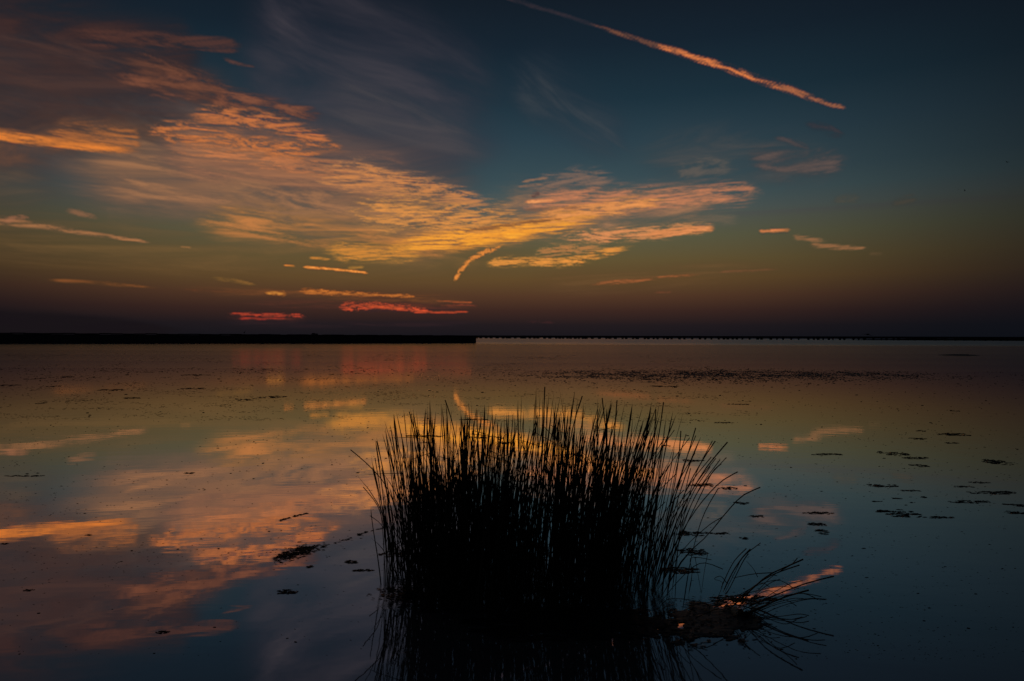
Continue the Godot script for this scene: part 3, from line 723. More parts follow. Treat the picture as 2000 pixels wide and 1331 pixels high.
func build_rushes() -> void:
	rng.seed = 808
	for i in 18:
		stem_meshes.append(make_stem(rng.randf_range(-0.03, 0.14), [0, 0, 1, 1, 2][i % 5], [0.0, 0.001, 0.0018, 0.0026, 0.0045][i % 5]))
	var at := Vector3(0.08, 0, -4.5)
	var root := thing("rush_tussock", at)
	tag(root, "big dark tussock of tall rushes standing in the shallow water", "rushes")
	# tufts give the tussock its clumps and gaps
	var tufts := []
	while tufts.size() < 46:
		var p := Vector2(rng.randf_range(-1, 1), rng.randf_range(-1, 1))
		if p.length() < 1.0:
			tufts.append([Vector3(p.x * 0.8, 0, p.y * 0.6), rng.randf_range(0.05, 0.12), rng.randf_range(0.74, 1.04), 0.035 + 0.05 * p.x + rng.randfn() * 0.055])
	var all := []
	for i in 1220:
		var tf: Array = tufts[rng.randi() % tufts.size()]
		var p: Vector3 = tf[0] + Vector3(rng.randfn() * tf[1], 0, rng.randfn() * tf[1] * 0.9)
		if rng.randf() < 0.25:
			var q := Vector2.from_angle(rng.randf() * TAU) * sqrt(rng.randf())
			p = Vector3(q.x * 0.9, 0, q.y * 0.66)
		var ex: float = edge_height((p.x + at.x) * 1.0)
		var hgt: float = ex * tf[2] * rng.randf_range(0.45, 0.86)
		if rng.randf() < 0.24:
			hgt = ex * (1.04 - 0.24 * pow(rng.randf(), 1.3))
		var lean: float = tf[3] + rng.randfn() * 0.045 + (0.05 * p.x if p.x < 0 else 0.16 * p.x * p.x)
		var lz := rng.randfn() * 0.05 - 0.03 * p.z
		var up := Vector3(lean, 1, lz).normalized()
		var side := Vector3(cos(rng.randf() * TAU), 0, 0)
		var yaw := rng.randfn() * 0.9 + (PI if p.x < -0.3 and rng.randf() < 0.7 else 0.0)
		var bx := Vector3(cos(yaw), 0, sin(yaw))
		bx = (bx - up * bx.dot(up)).normalized()
		var bz := bx.cross(up).normalized()
		var th := rng.randf_range(0.55, 1.0)
		var t := Transform3D(Basis(bx * th, up * hgt, bz * th), p + Vector3(0, -0.02, 0))
		all.append([t, rng.randi() % stem_meshes.size(), p.z + rng.randf() * 0.3])
	all.sort_custom(func(u, v): return u[2] > v[2])
	var rest := [start(), start()]
	for i in all.size():
		var dry := 1 if (i * 7) % 5 == 0 else 0
		if i < 250 or (i % 30 == 0 and i < 1000):
			var o := part("stem", stem_meshes[all[i][1]], mats.rush_dry if dry else mats.rush, root)
			o.transform = all[i][0]
		else:
			rest[dry].append_from(stem_meshes[all[i][1]], 0, all[i][0])
	for k in 2:
		var o := part("stems", rest[k].commit(), mats.rush_dry if k else mats.rush, root)
		o.set_meta("kind", "stuff")
	# dead litter and stubs at the foot
	var lit := start()
	for i in 380:
		var q := Vector2.from_angle(rng.randf() * TAU) * sqrt(rng.randf())
		var p := Vector3(q.x * 0.86, -0.01, q.y * 0.62)
		var h := rng.randf_range(0.06, 0.4)
		var d := Vector3(rng.randfn() * 0.35, 1, rng.randfn() * 0.35).normalized() * h
		add_tube(lit, [p, p + d * 0.5, p + d + Vector3(rng.randfn(), -0.5, rng.randfn()) * 0.03], [0.004, 0.0035, 0.001], 3)
	var lo := part("dead_litter", done(lit), mats.rush_dry, root)
	lo.set_meta("kind", "stuff")
	# the stems that arch out of it on either side
	var arcs := [
		[[Vector3(-0.702, 0.001, -4.72), Vector3(-0.746, 0.214, -4.72), Vector3(-0.81, 0.434, -4.72), Vector3(-0.882, 0.59, -4.72), Vector3(-0.996, 0.717, -4.72), Vector3(-1.116, 0.819, -4.72)], 0.004, 0.0035],
		[[Vector3(-0.866, -0.005, -4.78), Vector3(-0.884, 0.16, -4.78), Vector3(-0.899, 0.309, -4.76), Vector3(-0.94, 0.437, -4.75), Vector3(-1.031, 0.556, -4.74)], 0.0035, 0.002],
		[[Vector3(-0.866, -0.005, -4.78), Vector3(-0.892, 0.268, -4.78), Vector3(-0.921, 0.519, -4.78), Vector3(-0.958, 0.753, -4.78)], 0.0035, 0.001],
		[[Vector3(-0.814, -0.002, -4.75), Vector3(-0.844, 0.312, -4.75), Vector3(-0.88, 0.598, -4.75), Vector3(-0.942, 0.876, -4.75)], 0.004, 0.002],
		[[Vector3(-0.719, 0.007, -4.6), Vector3(-0.748, 0.388, -4.6), Vector3(-0.783, 0.63, -4.6), Vector3(-0.836, 0.857, -4.6)], 0.004, 0.002],
		[[Vector3(-0.885, 0.246, -4.78), Vector3(-0.926, 0.303, -4.77), Vector3(-0.988, 0.352, -4.76)], 0.003, 0.001],
		[[Vector3(0.918, 0.002, -4.18), Vector3(1.063, 0.242, -4.2), Vector3(1.216, 0.382, -4.22), Vector3(1.342, 0.523, -4.24), Vector3(1.444, 0.618, -4.26), Vector3(1.563, 0.668, -4.28)], 0.0042, 0.003],
		[[Vector3(0.861, 0.002, -4.18), Vector3(0.984, 0.279, -4.2), Vector3(1.109, 0.501, -4.2), Vector3(1.203, 0.628, -4.2), Vector3(1.297, 0.723, -4.2), Vector3(1.394, 0.78, -4.2)], 0.004, 0.003],
		[[Vector3(0.887, 0.004, -4.26), Vector3(1.007, 0.345, -4.3), Vector3(1.102, 0.572, -4.3), Vector3(1.214, 0.763, -4.3), Vector3(1.282, 0.853, -4.3), Vector3(1.362, 0.948, -4.3)], 0.0045, 0.005],
		[[Vector3(0.952, 0.006, -4.34), Vector3(1.086, 0.328, -4.36), Vector3(1.205, 0.569, -4.38), Vector3(1.292, 0.73, -4.4), Vector3(1.354, 0.793, -4.4)], 0.004, 0.003],
		[[Vector3(0.974, 0.008, -4.6), Vector3(1.079, 0.43, -4.6), Vector3(1.147, 0.673, -4.6), Vector3(1.198, 0.846, -4.6), Vector3(1.242, 0.998, -4.6)], 0.004, 0.0035],
		[[Vector3(0.861, 0.006, -4.34), Vector3(0.988, 0.311, -4.36), Vector3(1.128, 0.62, -4.4), Vector3(1.238, 0.809, -4.42), Vector3(1.326, 0.933, -4.44)], 0.004, 0.003],
		[[Vector3(0.907, 0.008, -4.52), Vector3(0.99, 0.246, -4.52), Vector3(1.064, 0.536, -4.52), Vector3(1.106, 0.79, -4.52), Vector3(1.122, 0.987, -4.52)], 0.004, 0.002],
		[[Vector3(0.875, 0.007, -4.62), Vector3(0.921, 0.424, -4.62), Vector3(0.971, 0.772, -4.62), Vector3(1.008, 1.015, -4.62), Vector3(1.028, 1.168, -4.62)], 0.0042, 0.003],
		[[Vector3(0.84, 0.007, -4.62), Vector3(0.914, 0.424, -4.62), Vector3(0.957, 0.772, -4.62), Vector3(0.976, 1.119, -4.62)], 0.004, 0.0015],
		[[Vector3(0.146, 0.004, -4.62), Vector3(0.185, 0.421, -4.62), Vector3(0.208, 0.769, -4.62), Vector3(0.214, 1.011, -4.62), Vector3(0.223, 1.268, -4.62)], 0.0045, 0.002],
		[[Vector3(0.337, 0.005, -4.62), Vector3(0.352, 0.422, -4.62), Vector3(0.378, 0.769, -4.62), Vector3(0.419, 1.012, -4.62), Vector3(0.477, 1.207, -4.62)], 0.0045, 0.002],
		[[Vector3(0.597, 0.006, -4.62), Vector3(0.63, 0.423, -4.62), Vector3(0.68, 0.771, -4.62), Vector3(0.713, 1.18, -4.62)], 0.0042, 0.003],
		[[Vector3(0.701, 0.007, -4.62), Vector3(0.682, 0.423, -4.62), Vector3(0.652, 0.84, -4.62), Vector3(0.612, 1.194, -4.62)], 0.0042, 0.002],
		[[Vector3(-0.305, 0.002, -4.62), Vector3(-0.335, 0.419, -4.62), Vector3(-0.361, 0.766, -4.62), Vector3(-0.4, 1.009, -4.62), Vector3(-0.452, 1.175, -4.62)], 0.0042, 0.002],
		[[Vector3(-0.548, 0.001, -4.62), Vector3(-0.578, 0.418, -4.62), Vector3(-0.628, 0.834, -4.62), Vector3(-0.695, 1.094, -4.62)], 0.0042, 0.002],
		[[Vector3(1.191, 0.005, -4.26), Vector3(1.168, 0.133, -4.26), Vector3(1.152, 0.229, -4.26)], 0.002, 0],
		[[Vector3(1.191, 0.005, -4.26), Vector3(1.21, 0.149, -4.26), Vector3(1.231, 0.261, -4.26)], 0.002, 0],
		[[Vector3(1.109, 0.002, -4.25), Vector3(1.13, 0.136, -4.25), Vector3(1.123, 0.232, -4.25), Vector3(1.251, 0.22, -4.25)], 0.0025, 0.002],
		[[Vector3(0.853, 0.003, -4.02), Vector3(1.01, 0.174, -4.05), Vector3(1.14, 0.256, -4.08), Vector3(1.275, 0.213, -4.1)], 0.003, 0],
		[[Vector3(0.864, 0.005, -4), Vector3(0.943, 0.064, -4.02), Vector3(1.16, 0.027, -4.04), Vector3(1.194, -0.053, -4.05)], 0.003, 0],
		[[Vector3(0.871, 0.002, -4.18), Vector3(1.047, 0.28, -4.2), Vector3(1.204, 0.438, -4.2), Vector3(1.304, 0.502, -4.2)], 0.003, 0],
	]
	for a in arcs:
		var local := []
		for v in a[0]:
			local.append(v - at)
		part("arching_stem", free_stem(local, a[1] * 1.1, a[2]), mats.rush, root)
	# many thinner ones that fan out to the right
	for i in 34:
		var bx := rng.randf_range(0.62, 0.95)
		var bz := rng.randf_range(-0.45, 0.5)
		var h := rng.randf_range(0.5, 1.0)
		var sp := rng.randf_range(0.12, 0.5) * h
		var dz := rng.randfn() * 0.1
		part("arching_stem", free_stem([Vector3(bx, -0.02, bz), Vector3(bx + sp * 0.22, h * 0.4, bz + dz * 0.3), Vector3(bx + sp * 0.55, h * 0.75, bz + dz * 0.6), Vector3(bx + sp, h, bz + dz)], 0.0032, rng.randf() * 0.002), mats.rush, root)
	for i in 16:
		var bx := rng.randf_range(-0.86, -0.6)
		var bz := rng.randf_range(-0.4, 0.4)
		var h := rng.randf_range(0.4, 0.8)
		var sp := rng.randf_range(-0.02, 0.1)
		part("arching_stem", free_stem([Vector3(bx, -0.02, bz), Vector3(bx - sp * 0.2, h * 0.4, bz), Vector3(bx - sp * 0.5, h * 0.75, bz), Vector3(bx - sp, h, bz)], 0.003, rng.randf() * 0.002), mats.rush, root)
	# snapped stems whose tops hang over
	for i in 44:
		var q := Vector2.from_angle(rng.randf() * TAU) * sqrt(rng.randf())
		var b := Vector3(q.x * 0.82, -0.02, q.y * 0.6)
		var h := edge_height(b.x + at.x) * rng.randf_range(0.5, 0.88)
		var l := rng.randf_range(0.12, 0.32)
		var an := rng.randf() * TAU
		var top := b + Vector3(rng.randfn() * 0.06 + 0.04, h, rng.randfn() * 0.05)
		var out := Vector3(cos(an), rng.randf_range(-0.9, 0.5), sin(an) * 0.6).normalized() * l
		var st := start()
		add_tube(st, [b, b.lerp(top, 0.5) + Vector3(0.01, 0, 0), top, top + out * 0.06 + Vector3(0, 0.006, 0), top + out * 0.55, top + out + Vector3(0, -0.03 * l, 0)], [0.0034, 0.003, 0.0026, 0.0024, 0.0026, 0.0006], 3)
		part("broken_stem", done(st), mats.rush_dry if i % 3 == 0 else mats.rush, root)
	# a curled olive leaf caught between two stems at the left foot
	var lf := start()
	var o0: Vector3 = Vector3(-0.859, 0.158, -4.74) - at
	var cols := 8
	for i in cols:
		for s in [[i, 0], [i + 1, 1]]:
			pass
		var ta := float(i) / cols
		var tb := float(i + 1) / cols
		var ha := 0.016 + 0.055 * pow(absf(ta - 0.5) * 2.0, 1.6)
		var hb := 0.016 + 0.055 * pow(absf(tb - 0.5) * 2.0, 1.6)
		var za := 0.012 * sin(ta * PI)
		var zb := 0.012 * sin(tb * PI)
		var w := 0.046
		for f in [0.0, -0.003]:
			var p0 := o0 + Vector3(ta * w, -ha, za + f)
			var p1 := o0 + Vector3(ta * w, ha, za + f)
			var p2 := o0 + Vector3(tb * w, hb, zb + f)
			var p3 := o0 + Vector3(tb * w, -hb, zb + f)
			if f < 0:
				quad(lf, p3, p2, p1, p0)
			else:
				quad(lf, p0, p1, p2, p3)
	var leaf := part("curled_leaf", done(lf), mats.olive_leaf, root)
	leaf.set_meta("label", "olive green curled leaf caught between two stems")
	build_bent_tuft()


func build_bent_tuft() -> void:
	var at := Vector3(1.328, 0, -3.994)
	var root := thing("bent_rushes", at)
	tag(root, "sparse flattened rushes lying low over the water right of the big tussock", "rushes")
	var arcs := [
		[[Vector3(1.301, 0.042, -4.18), Vector3(1.357, 0.161, -4.18), Vector3(1.419, 0.256, -4.18), Vector3(1.469, 0.31, -4.18)], 0.004, 0.001],
		[[Vector3(1.31, 0.035, -4.18), Vector3(1.375, 0.168, -4.18), Vector3(1.425, 0.262, -4.18), Vector3(1.531, 0.348, -4.18)], 0.0025, 0],
		[[Vector3(1.294, 0.059, -4.2), Vector3(1.369, 0.218, -4.2), Vector3(1.45, 0.307, -4.2)], 0.003, 0.001],
		[[Vector3(1.307, 0.037, -4.16), Vector3(1.335, 0.074, -4.16), Vector3(1.412, 0.231, -4.16), Vector3(1.449, 0.288, -4.16)], 0.003, 0.002],
		[[Vector3(1.245, 0.02, -4.12), Vector3(1.285, 0.116, -4.13), Vector3(1.235, 0.137, -4.14), Vector3(1.278, 0.153, -4.15), Vector3(1.319, 0.106, -4.16)], 0.0022, 0],
		[[Vector3(1.291, 0.005, -4.02), Vector3(1.404, 0.119, -4), Vector3(1.501, 0.216, -3.98), Vector3(1.597, 0.274, -3.96), Vector3(1.694, 0.323, -3.95)], 0.0042, 0.002],
		[[Vector3(1.288, 0.009, -4.04), Vector3(1.399, 0.107, -4.03), Vector3(1.516, 0.193, -4.02), Vector3(1.598, 0.24, -4), Vector3(1.694, 0.273, -4)], 0.0035, 0.001],
		[[Vector3(1.441, 0.096, -4.02), Vector3(1.546, 0.202, -4.02), Vector3(1.643, 0.273, -4), Vector3(1.682, 0.315, -4)], 0.0025, 0],
		[[Vector3(1.402, -0.019, -4.08), Vector3(1.57, 0.059, -4.08), Vector3(1.723, 0.121, -4.08), Vector3(1.845, 0.158, -4.08), Vector3(1.934, 0.18, -4.08)], 0.0042, 0.0025],
		[[Vector3(1.31, -0.011, -3.94), Vector3(1.457, 0.052, -3.94), Vector3(1.575, 0.103, -3.94), Vector3(1.67, 0.133, -3.94), Vector3(1.723, 0.148, -3.94)], 0.0048, 0.003],
		[[Vector3(1.339, -0.011, -3.94), Vector3(1.487, 0.061, -3.94), Vector3(1.605, 0.118, -3.94), Vector3(1.7, 0.127, -3.94), Vector3(1.772, 0.096, -3.93)], 0.0025, 0],
		[[Vector3(1.363, 0.123, -4.2), Vector3(1.489, 0.149, -4.2), Vector3(1.615, 0.159, -4.2)], 0.003, 0],
		[[Vector3(1.444, 0.237, -4.18), Vector3(1.488, 0.187, -4.18), Vector3(1.514, 0.137, -4.18)], 0.002, 0],
		[[Vector3(1.014, -0, -4.06), Vector3(1.166, 0.025, -4.06), Vector3(1.303, 0.05, -4.06), Vector3(1.41, 0.044, -4.06)], 0.003, 0],
		[[Vector3(1.326, -0.003, -3.9), Vector3(1.531, 0.01, -3.9), Vector3(1.648, 0.025, -3.9), Vector3(1.707, 0.016, -3.9)], 0.0025, 0.001],
		[[Vector3(1.027, -0.005, -3.88), Vector3(1.179, 0.052, -3.9), Vector3(1.313, 0.056, -3.95), Vector3(1.402, 0.033, -3.95)], 0.003, 0],
		[[Vector3(1.245, 0.008, -4.12), Vector3(1.269, -0.018, -4), Vector3(1.267, -0.012, -3.9)], 0.004, 0],
	]
	for a in arcs:
		var local := []
		for v in a[0]:
			local.append(Vector3(v.x, maxf(v.y, -0.01), v.z) - at)
		part("bent_stem", free_stem(local, a[1] * 1.25, a[2] * 1.3), mats.rush, root)
	for i in 12:
		var b := Vector3(rng.randf_range(-0.12, 0.1), -0.01, rng.randf_range(-0.12, 0.1))
		var l := rng.randf_range(0.2, 0.5)
		var an := rng.randf_range(-0.5, 0.45)
		var h := rng.randf_range(0.05, 0.24)
		var dir := Vector3(cos(an), 0, sin(an)) * l
		part("bent_stem", free_stem([b, b + dir * 0.35 + Vector3(0, h * 0.6, 0), b + dir * 0.75 + Vector3(0, h, 0), b + dir + Vector3(0, h * rng.randf_range(0.6, 1.1), 0)], 0.0028, rng.randf() * 0.002), mats.rush, root)
	var st := start()
	for i in 26:
		var p := Vector3(rng.randfn() * 0.02 + 0.03, rng.randf_range(0, 0.02), rng.randfn() * 0.02 + 0.06)
		add_box(st, Transform3D(Basis(Vector3(rng.randfn(), 1, rng.randfn()).normalized(), rng.randf() * TAU), p), Vector3(0.016, 0.003, 0.003))
	part("matted_base", done(st), mats.weed, root)


# ------------------------------------------------------------------ drifting weed
# one strand of weed afloat, sized for what can be told apart at that distance
func strand(st: SurfaceTool, p: Vector3, px: float, size := 1.0) -> void:
	var l := rng.randf_range(0.5, 1.5) * clampf(px * 1.5, 0.006, 0.09) * size
	var b := Basis(Vector3.UP, rng.randfn() * 0.55) * Basis(Vector3(0, 0, 1), rng.randfn() * 0.06)
	add_box(st, Transform3D(b, p), Vector3(l, clampf(px * 0.12, 0.0012, 0.008), clampf(px * 0.4, 0.0018, 0.05) * rng.randf_range(0.5, 1.5)), 0.6)


# a mat of short strands: half length hx, half depth hz
func mat_mesh(hx: float, hz: float, dist: float, slant: float, dense: float) -> ArrayMesh:
	var st := start()
	var px := dist / 682.0                     # what one pixel spans there
	var nz := FastNoiseLite.new()
	nz.seed = rng.randi() % 1000
	nz.frequency = 1.0
	nz.fractal_octaves = 3
	var rows := maxf(hz / (px * dist / 1.6), 0.5)
	var n := int(clampf(dense * 2.6 * (hx / px) * pow(rows, 0.8), 10, 500))
	var made := 0
	var tries := 0
	while made < n and tries < n * 14:
		tries += 1
		var q := Vector2(rng.randf_range(-1, 1), rng.randf_range(-1, 1))
		var rim := 1.0 - q.length()
		if rim < 0.0 or nz.get_noise_2d(q.x * hx / (px * 22.0) + 5.0, q.y * 2.1) * 1.5 + rim * 0.6 < rng.randf_range(-0.05, 0.55):
			continue
		made += 1
		strand(st, Vector3(q.x * hx, rng.randf_range(0.0, 0.003 + px * 0.1), q.y * hz * 0.8 + q.x * hx * slant), px)
	return done(st)


# weed strung out along a line on the water; w: half width at each point
func weed_trail(pts: Array, w: Array, dist: float, n: int, label: String, heavy := false) -> void:
	var st := start()
	var px := dist / 682.0
	var at: Vector3 = pts[0]
	var nz := FastNoiseLite.new()
	nz.frequency = 1.0
	for i in n:
		var f := rng.randf() * (pts.size() - 1)
		if heavy and i % 5 < 3:
			f = 0.2 + 2.0 * rng.randf()
		if nz.get_noise_2d(f * 5.0, 3.0) * 1.4 < (rng.randf_range(-0.9, 0.1) if f < 2.3 else rng.randf_range(-0.35, 0.5)):
			continue
		var k := mini(int(f), pts.size() - 2)
		var c: Vector3 = pts[k].lerp(pts[k + 1], f - k)
		var ww := lerpf(w[k], w[k + 1], f - k)
		strand(st, c - at + Vector3(rng.randfn() * ww * 0.4, rng.randf_range(0.0, 0.005), rng.randfn() * ww * 0.55), px)
	var o := part("weed_trail", done(st), mats.weed, self)
	o.position = at
	tag(o, label, "floating weed", "mats of drifting weed")


# a closed raft of rotting litter: a low ruffled skin with a frayed rim, strands lying on it
func raft(at: Vector3, hx: float, hz: float, label: String, slant := 0.0, holes := 0.0) -> void:
	var nz := FastNoiseLite.new()
	nz.seed = rng.randi() % 1000
	nz.frequency = 1.0
	nz.fractal_octaves = 4
	nz.fractal_gain = 0.65
	var rimn := FastNoiseLite.new()
	rimn.seed = nz.seed + 1
	rimn.frequency = 1.0
	rimn.fractal_octaves = 3
	var st := start()
	st.set_smooth_group(0)
	var nx := int(clampf(hx * 2.0 / 0.02, 10, 90))
	var nzz := int(clampf(hz * 2.0 / 0.007, 10, 110))
	var hgt := func(u: float, v: float) -> float:
		var rim: float = 1.0 - sqrt(u * u + v * v) + rimn.get_noise_2d(u * 1.6 + 7.0, v * 1.9) * 0.7 + 0.45 * nz.get_noise_2d(u * hx * 18.0 + 50.0, v * hz * 45.0) - holes * maxf(0.0, rimn.get_noise_2d(u * 3.0, v * 3.0 + 30.0)) * 3.0
		if rim < 0.02:
			return -1.0
		return minf(rim, 0.3) * 0.012 + 0.0016 * nz.get_noise_2d(u * hx * 16.0 + v * 3.0, v * hz * 60.0) + 0.002
	for i in nx:
		for j in nzz:
			var c := []
			var ok := true
			for k in [[0, 0], [1, 0], [1, 1], [0, 1]]:
				var u: float = 2.0 * (i + k[0]) / nx - 1.0
				var v: float = 2.0 * (j + k[1]) / nzz - 1.0
				var y: float = hgt.call(u, v)
				if y < -0.5:
					ok = false
				c.append(Vector3(u * hx, maxf(y, 0.0005), v * hz + u * hx * slant))
			if ok:
				quad(st, c[0], c[1], c[2], c[3])
	for i in int(hx * hz * 2600.0) + 40:
		var q := Vector2.from_angle(rng.randf() * TAU) * sqrt(rng.randf()) * 1.25
		var y: float = hgt.call(q.x, q.y)
		if y < -0.5 and rng.randf() < 0.45:
			continue
		strand(st, Vector3(q.x * hx, maxf(y, 0.0) + 0.003, q.y * hz + q.x * hx * slant), 0.004, 1.6)
	var o := part("litter_raft", done(st, true), mats.wet_weed, self)
	o.position = at
	tag(o, label, "floating weed", "rafts of wet litter round the rushes")


func weed_mat(at: Vector3, hx: float, hz: float, label: String, slant := 0.0, dense := 1.0, mat := "weed") -> void:
	var o := part("weed_mat", mat_mesh(hx, hz, -at.z, slant, dense), mats[mat], self)
	o.position = at
	tag(o, label, "floating weed", "mats of drifting weed")


func build_weed() -> void:
	weed_mat(Vector3(7.45, 0, -11.51), 0.264, 0.28, "dark dense weed mat, the highest of those along the right side of the water")
	weed_mat(Vector3(5.36, 0, -9.57), 0.197, 0.258, "ragged weed mat with a raised dark middle, right of the pink reflected cloud")
	weed_mat(Vector3(5.47, 0, -9.2), 0.231, 0.119, "flat dark weed strip trailing right from the ragged mat")
	weed_mat(Vector3(4.38, 0, -9.46), 0.237, 0.105, "thin curved weed line just below the small pink reflection on the right")
	weed_mat(Vector3(5.18, 0, -8.65), 0.099, 0.193, "small broken cluster of weed below the flat dark strip on the right")
	weed_mat(Vector3(6.38, 0, -8.92), 0.204, 0.262, "loose weed patch near the right edge, level with the outermost arching rush tip")
	weed_mat(Vector3(4.06, 0, -7.46), 0.17, 0.118, "slanting dark weed streak in the middle of the right hand water")
	weed_mat(Vector3(4.22, 0, -7.21), 0.11, 0.049, "faint thin tail of weed right of the slanting dark streak")
	weed_mat(Vector3(4.91, 0, -7.42), 0.119, 0.052, "short straight weed line left of the pair near the right edge")
	weed_mat(Vector3(5.24, 0, -7.64), 0.116, 0.055, "short weed line just above the wide weed strip near the right edge")
	weed_mat(Vector3(5.04, 0, -7.13), 0.282, 0.119, "wide weed strip reaching almost to the right edge of the water")
	weed_mat(Vector3(4.51, 0, -6.72), 0.23, 0.074, "long weed strip below the widest one near the right edge")
	weed_mat(Vector3(4.89, 0, -6.6), 0.126, 0.082, "thick dark weed mat cut by the right edge of the picture")
	weed_mat(Vector3(4.66, 0, -6.31), 0.106, 0.065, "lowest dark weed mat at the right edge of the picture")
	weed_mat(Vector3(3.57, 0, -6.27), 0.185, 0.204, "largest ragged weed patch on the right, with a hole in its middle")
	weed_mat(Vector3(3.86, 0, -6.13), 0.144, 0.044, "broken weed trail leading right from the largest ragged patch")
	weed_mat(Vector3(2.83, 0, -6.26), 0.142, 0.055, "level weed strip in the open water right of the outermost arching rush")
	weed_mat(Vector3(2.64, 0, -5.88), 0.098, 0.065, "small dark mat below the level weed strip, right of the rushes")
	weed_mat(Vector3(2.59, 0, -5.65), 0.056, 0.097, "tiny knot of weed, the lowest dark one in the open right hand water")
	weed_mat(Vector3(2.21, 0, -6.14), 0.084, 0.053, "small weed mat just right of the outermost arching rush stem")
	weed_mat(Vector3(2.25, 0, -6.64), 0.07, 0.083, "pale-edged weed mat beside the outermost arching rush stem")
	weed_mat(Vector3(6.55, 0, -11.01), 0.151, 0.114, "thin weed streak left of the highest dark mat on the right")
	weed_mat(Vector3(7.18, 0, -11.94), 0.091, 0.1, "tiny weed speck above the thin streak on the right")
	weed_mat(Vector3(6.81, 0, -10.54), 0.105, 0.104, "tiny weed streak right under the highest dark mat on the right")
	weed_mat(Vector3(9.91, 0, -15.31), 0.13, 0.165, "small faint weed streak alone in the brown water on the right")
	weed_mat(Vector3(3.62, 0, -6.72), 0.061, 0.032, "small flat weed sliver left of two others, above the largest ragged patch")
	weed_mat(Vector3(3.87, 0, -6.86), 0.047, 0.055, "small weed sliver directly above the largest ragged patch")
	weed_mat(Vector3(4.19, 0, -6.91), 0.037, 0.045, "small dark dot of weed right of the slivers above the ragged patch")
	weed_mat(Vector3(1.87, 0, -5.46), 0.033, 0.042, "tiny dark scrap of weed below the outermost arching rush")
	weed_mat(Vector3(2.1, 0, -7.44), 0.18, 0.104, "weed strip showing behind the arching stems right of the tussock")
	weed_mat(Vector3(2.32, 0, -7.29), 0.105, 0.087, "darker end of the weed strip right of the arching stems")
	weed_mat(Vector3(1.47, 0, -5.58), 0.118, 0.103, "weed pad touching the right flank of the tussock")
	weed_mat(Vector3(1.7, 0, -5.6), 0.106, 0.044, "thin weed spur pointing right from the pad by the tussock")
	weed_mat(Vector3(1.36, 0, -5.11), 0.12, 0.111, "thicker weed pad at the right flank of the tussock")
	weed_mat(Vector3(2.37, 0, -8.94), 0.149, 0.131, "weed strip in the orange reflection behind the upper right stems")
	weed_mat(Vector3(2.3, 0, -10.17), 0.077, 0.121, "small weed scrap behind the upper right rush tips")
	weed_mat(Vector3(-1.38, 0, -11.06), 0.347, 0.172, "weed strip in the orange reflection behind the left rush tips")
	weed_mat(Vector3(-0.76, 0, -13.3), 0.299, 0.166, "thin weed strip behind the tallest left rush tips")
	weed_mat(Vector3(-0.5, 0, -10.92), 0.18, 0.14, "weed strip behind the middle left of the rushes")
	weed_mat(Vector3(-0.15, 0, -10.34), 0.155, 0.126, "small weed strip behind the middle of the rushes")
	weed_mat(Vector3(-1.4, 0, -4.74), 0.023, 0.032, "lone dark scrap of weed below the thick mat on the left")
	weed_mat(Vector3(-1.14, 0, -4.84), 0.058, 0.049, "loose scraps of weed between the thick mat and the tussock")
	weed_mat(Vector3(-1.01, 0, -4.67), 0.073, 0.036, "twiggy weed scrap close to the left foot of the tussock")
	weed_mat(Vector3(-1.4, 0, -4.27), 0.07, 0.056, "pale lacy weed patch in the dark blue water on the left")
	weed_mat(Vector3(-1.88, 0, -3.68), 0.033, 0.022, "lone small weed mat in the lower left water")
	weed_mat(Vector3(-3.39, 0, -5.48), 0.024, 0.028, "lone dark weed fleck below the bright orange reflection on the left")
	weed_mat(Vector3(-3.77, 0, -7.96), 0.065, 0.074, "short weed fleck in the pale orange water on the left")
	weed_mat(Vector3(-3.03, 0, -4.28), 0.032, 0.022, "weed fleck near the lower left edge of the picture")
	weed_mat(Vector3(-5.54, 0, -7.77), 0.241, 0.043, "straight thin weed line at the left edge of the water")
	weed_mat(Vector3(-3.89, 0, -5.23), 0.027, 0.026, "weed fleck touching the left edge of the picture")
	weed_mat(Vector3(-17.38, 0, -26.38), 0.339, 0.653, "weed streak in the far water on the left, highest of its neighbours")
	weed_mat(Vector3(-16.21, 0, -21.92), 0.346, 0.451, "weed streak at the far left edge, below the jetty")
	weed_mat(Vector3(-17.7, 0, -25.37), 0.272, 0.604, "small weed streak left of the highest far streak")
	weed_mat(Vector3(-14.43, 0, -21.56), 0.218, 0.327, "weed streak second row down in the far left water")
	weed_mat(Vector3(-11.78, 0, -20.23), 0.47, 0.384, "long weed streak in the far left water")
	weed_mat(Vector3(-9.73, 0, -20.76), 0.394, 0.506, "dark weed streak in the far water left of the orange light")
	weed_mat(Vector3(-13.14, 0, -28.17), 0.632, 0.558, "faint long weed streak closest to the jetty")
	weed_mat(Vector3(-9.77, 0, -17.59), 0.27, 0.29, "weed streak below the long one in the far left water")
	weed_mat(Vector3(-6.71, 0, -17.3), 0.204, 0.421, "dark weed clot below the orange light streaks")
	weed_mat(Vector3(-6.34, 0, -18.06), 0.346, 0.46, "weed strip right of the dark clot below the orange light")
	weed_mat(Vector3(-11.18, 0, -16.15), 0.106, 0.245, "small weed clot in the far left water, below the other streaks")
	weed_mat(Vector3(5.13, 0, -22.76), 0.52, 0.486, "weed streak in the far water behind the right part of the rushes")
	weed_mat(Vector3(5.5, 0, -16.65), 0.317, 0.195, "faint thin weed streak in the olive water right of the rushes")
	weed_mat(Vector3(4.05, 0, -12.98), 0.217, 0.119, "thin pale weed streak above the pink reflection right of the rushes")
	weed_mat(Vector3(-0.84, 0, -5.02), 0.132, 0.107, "pale tangled weed round the outermost left stems", 0, 0.8, "wet_weed")
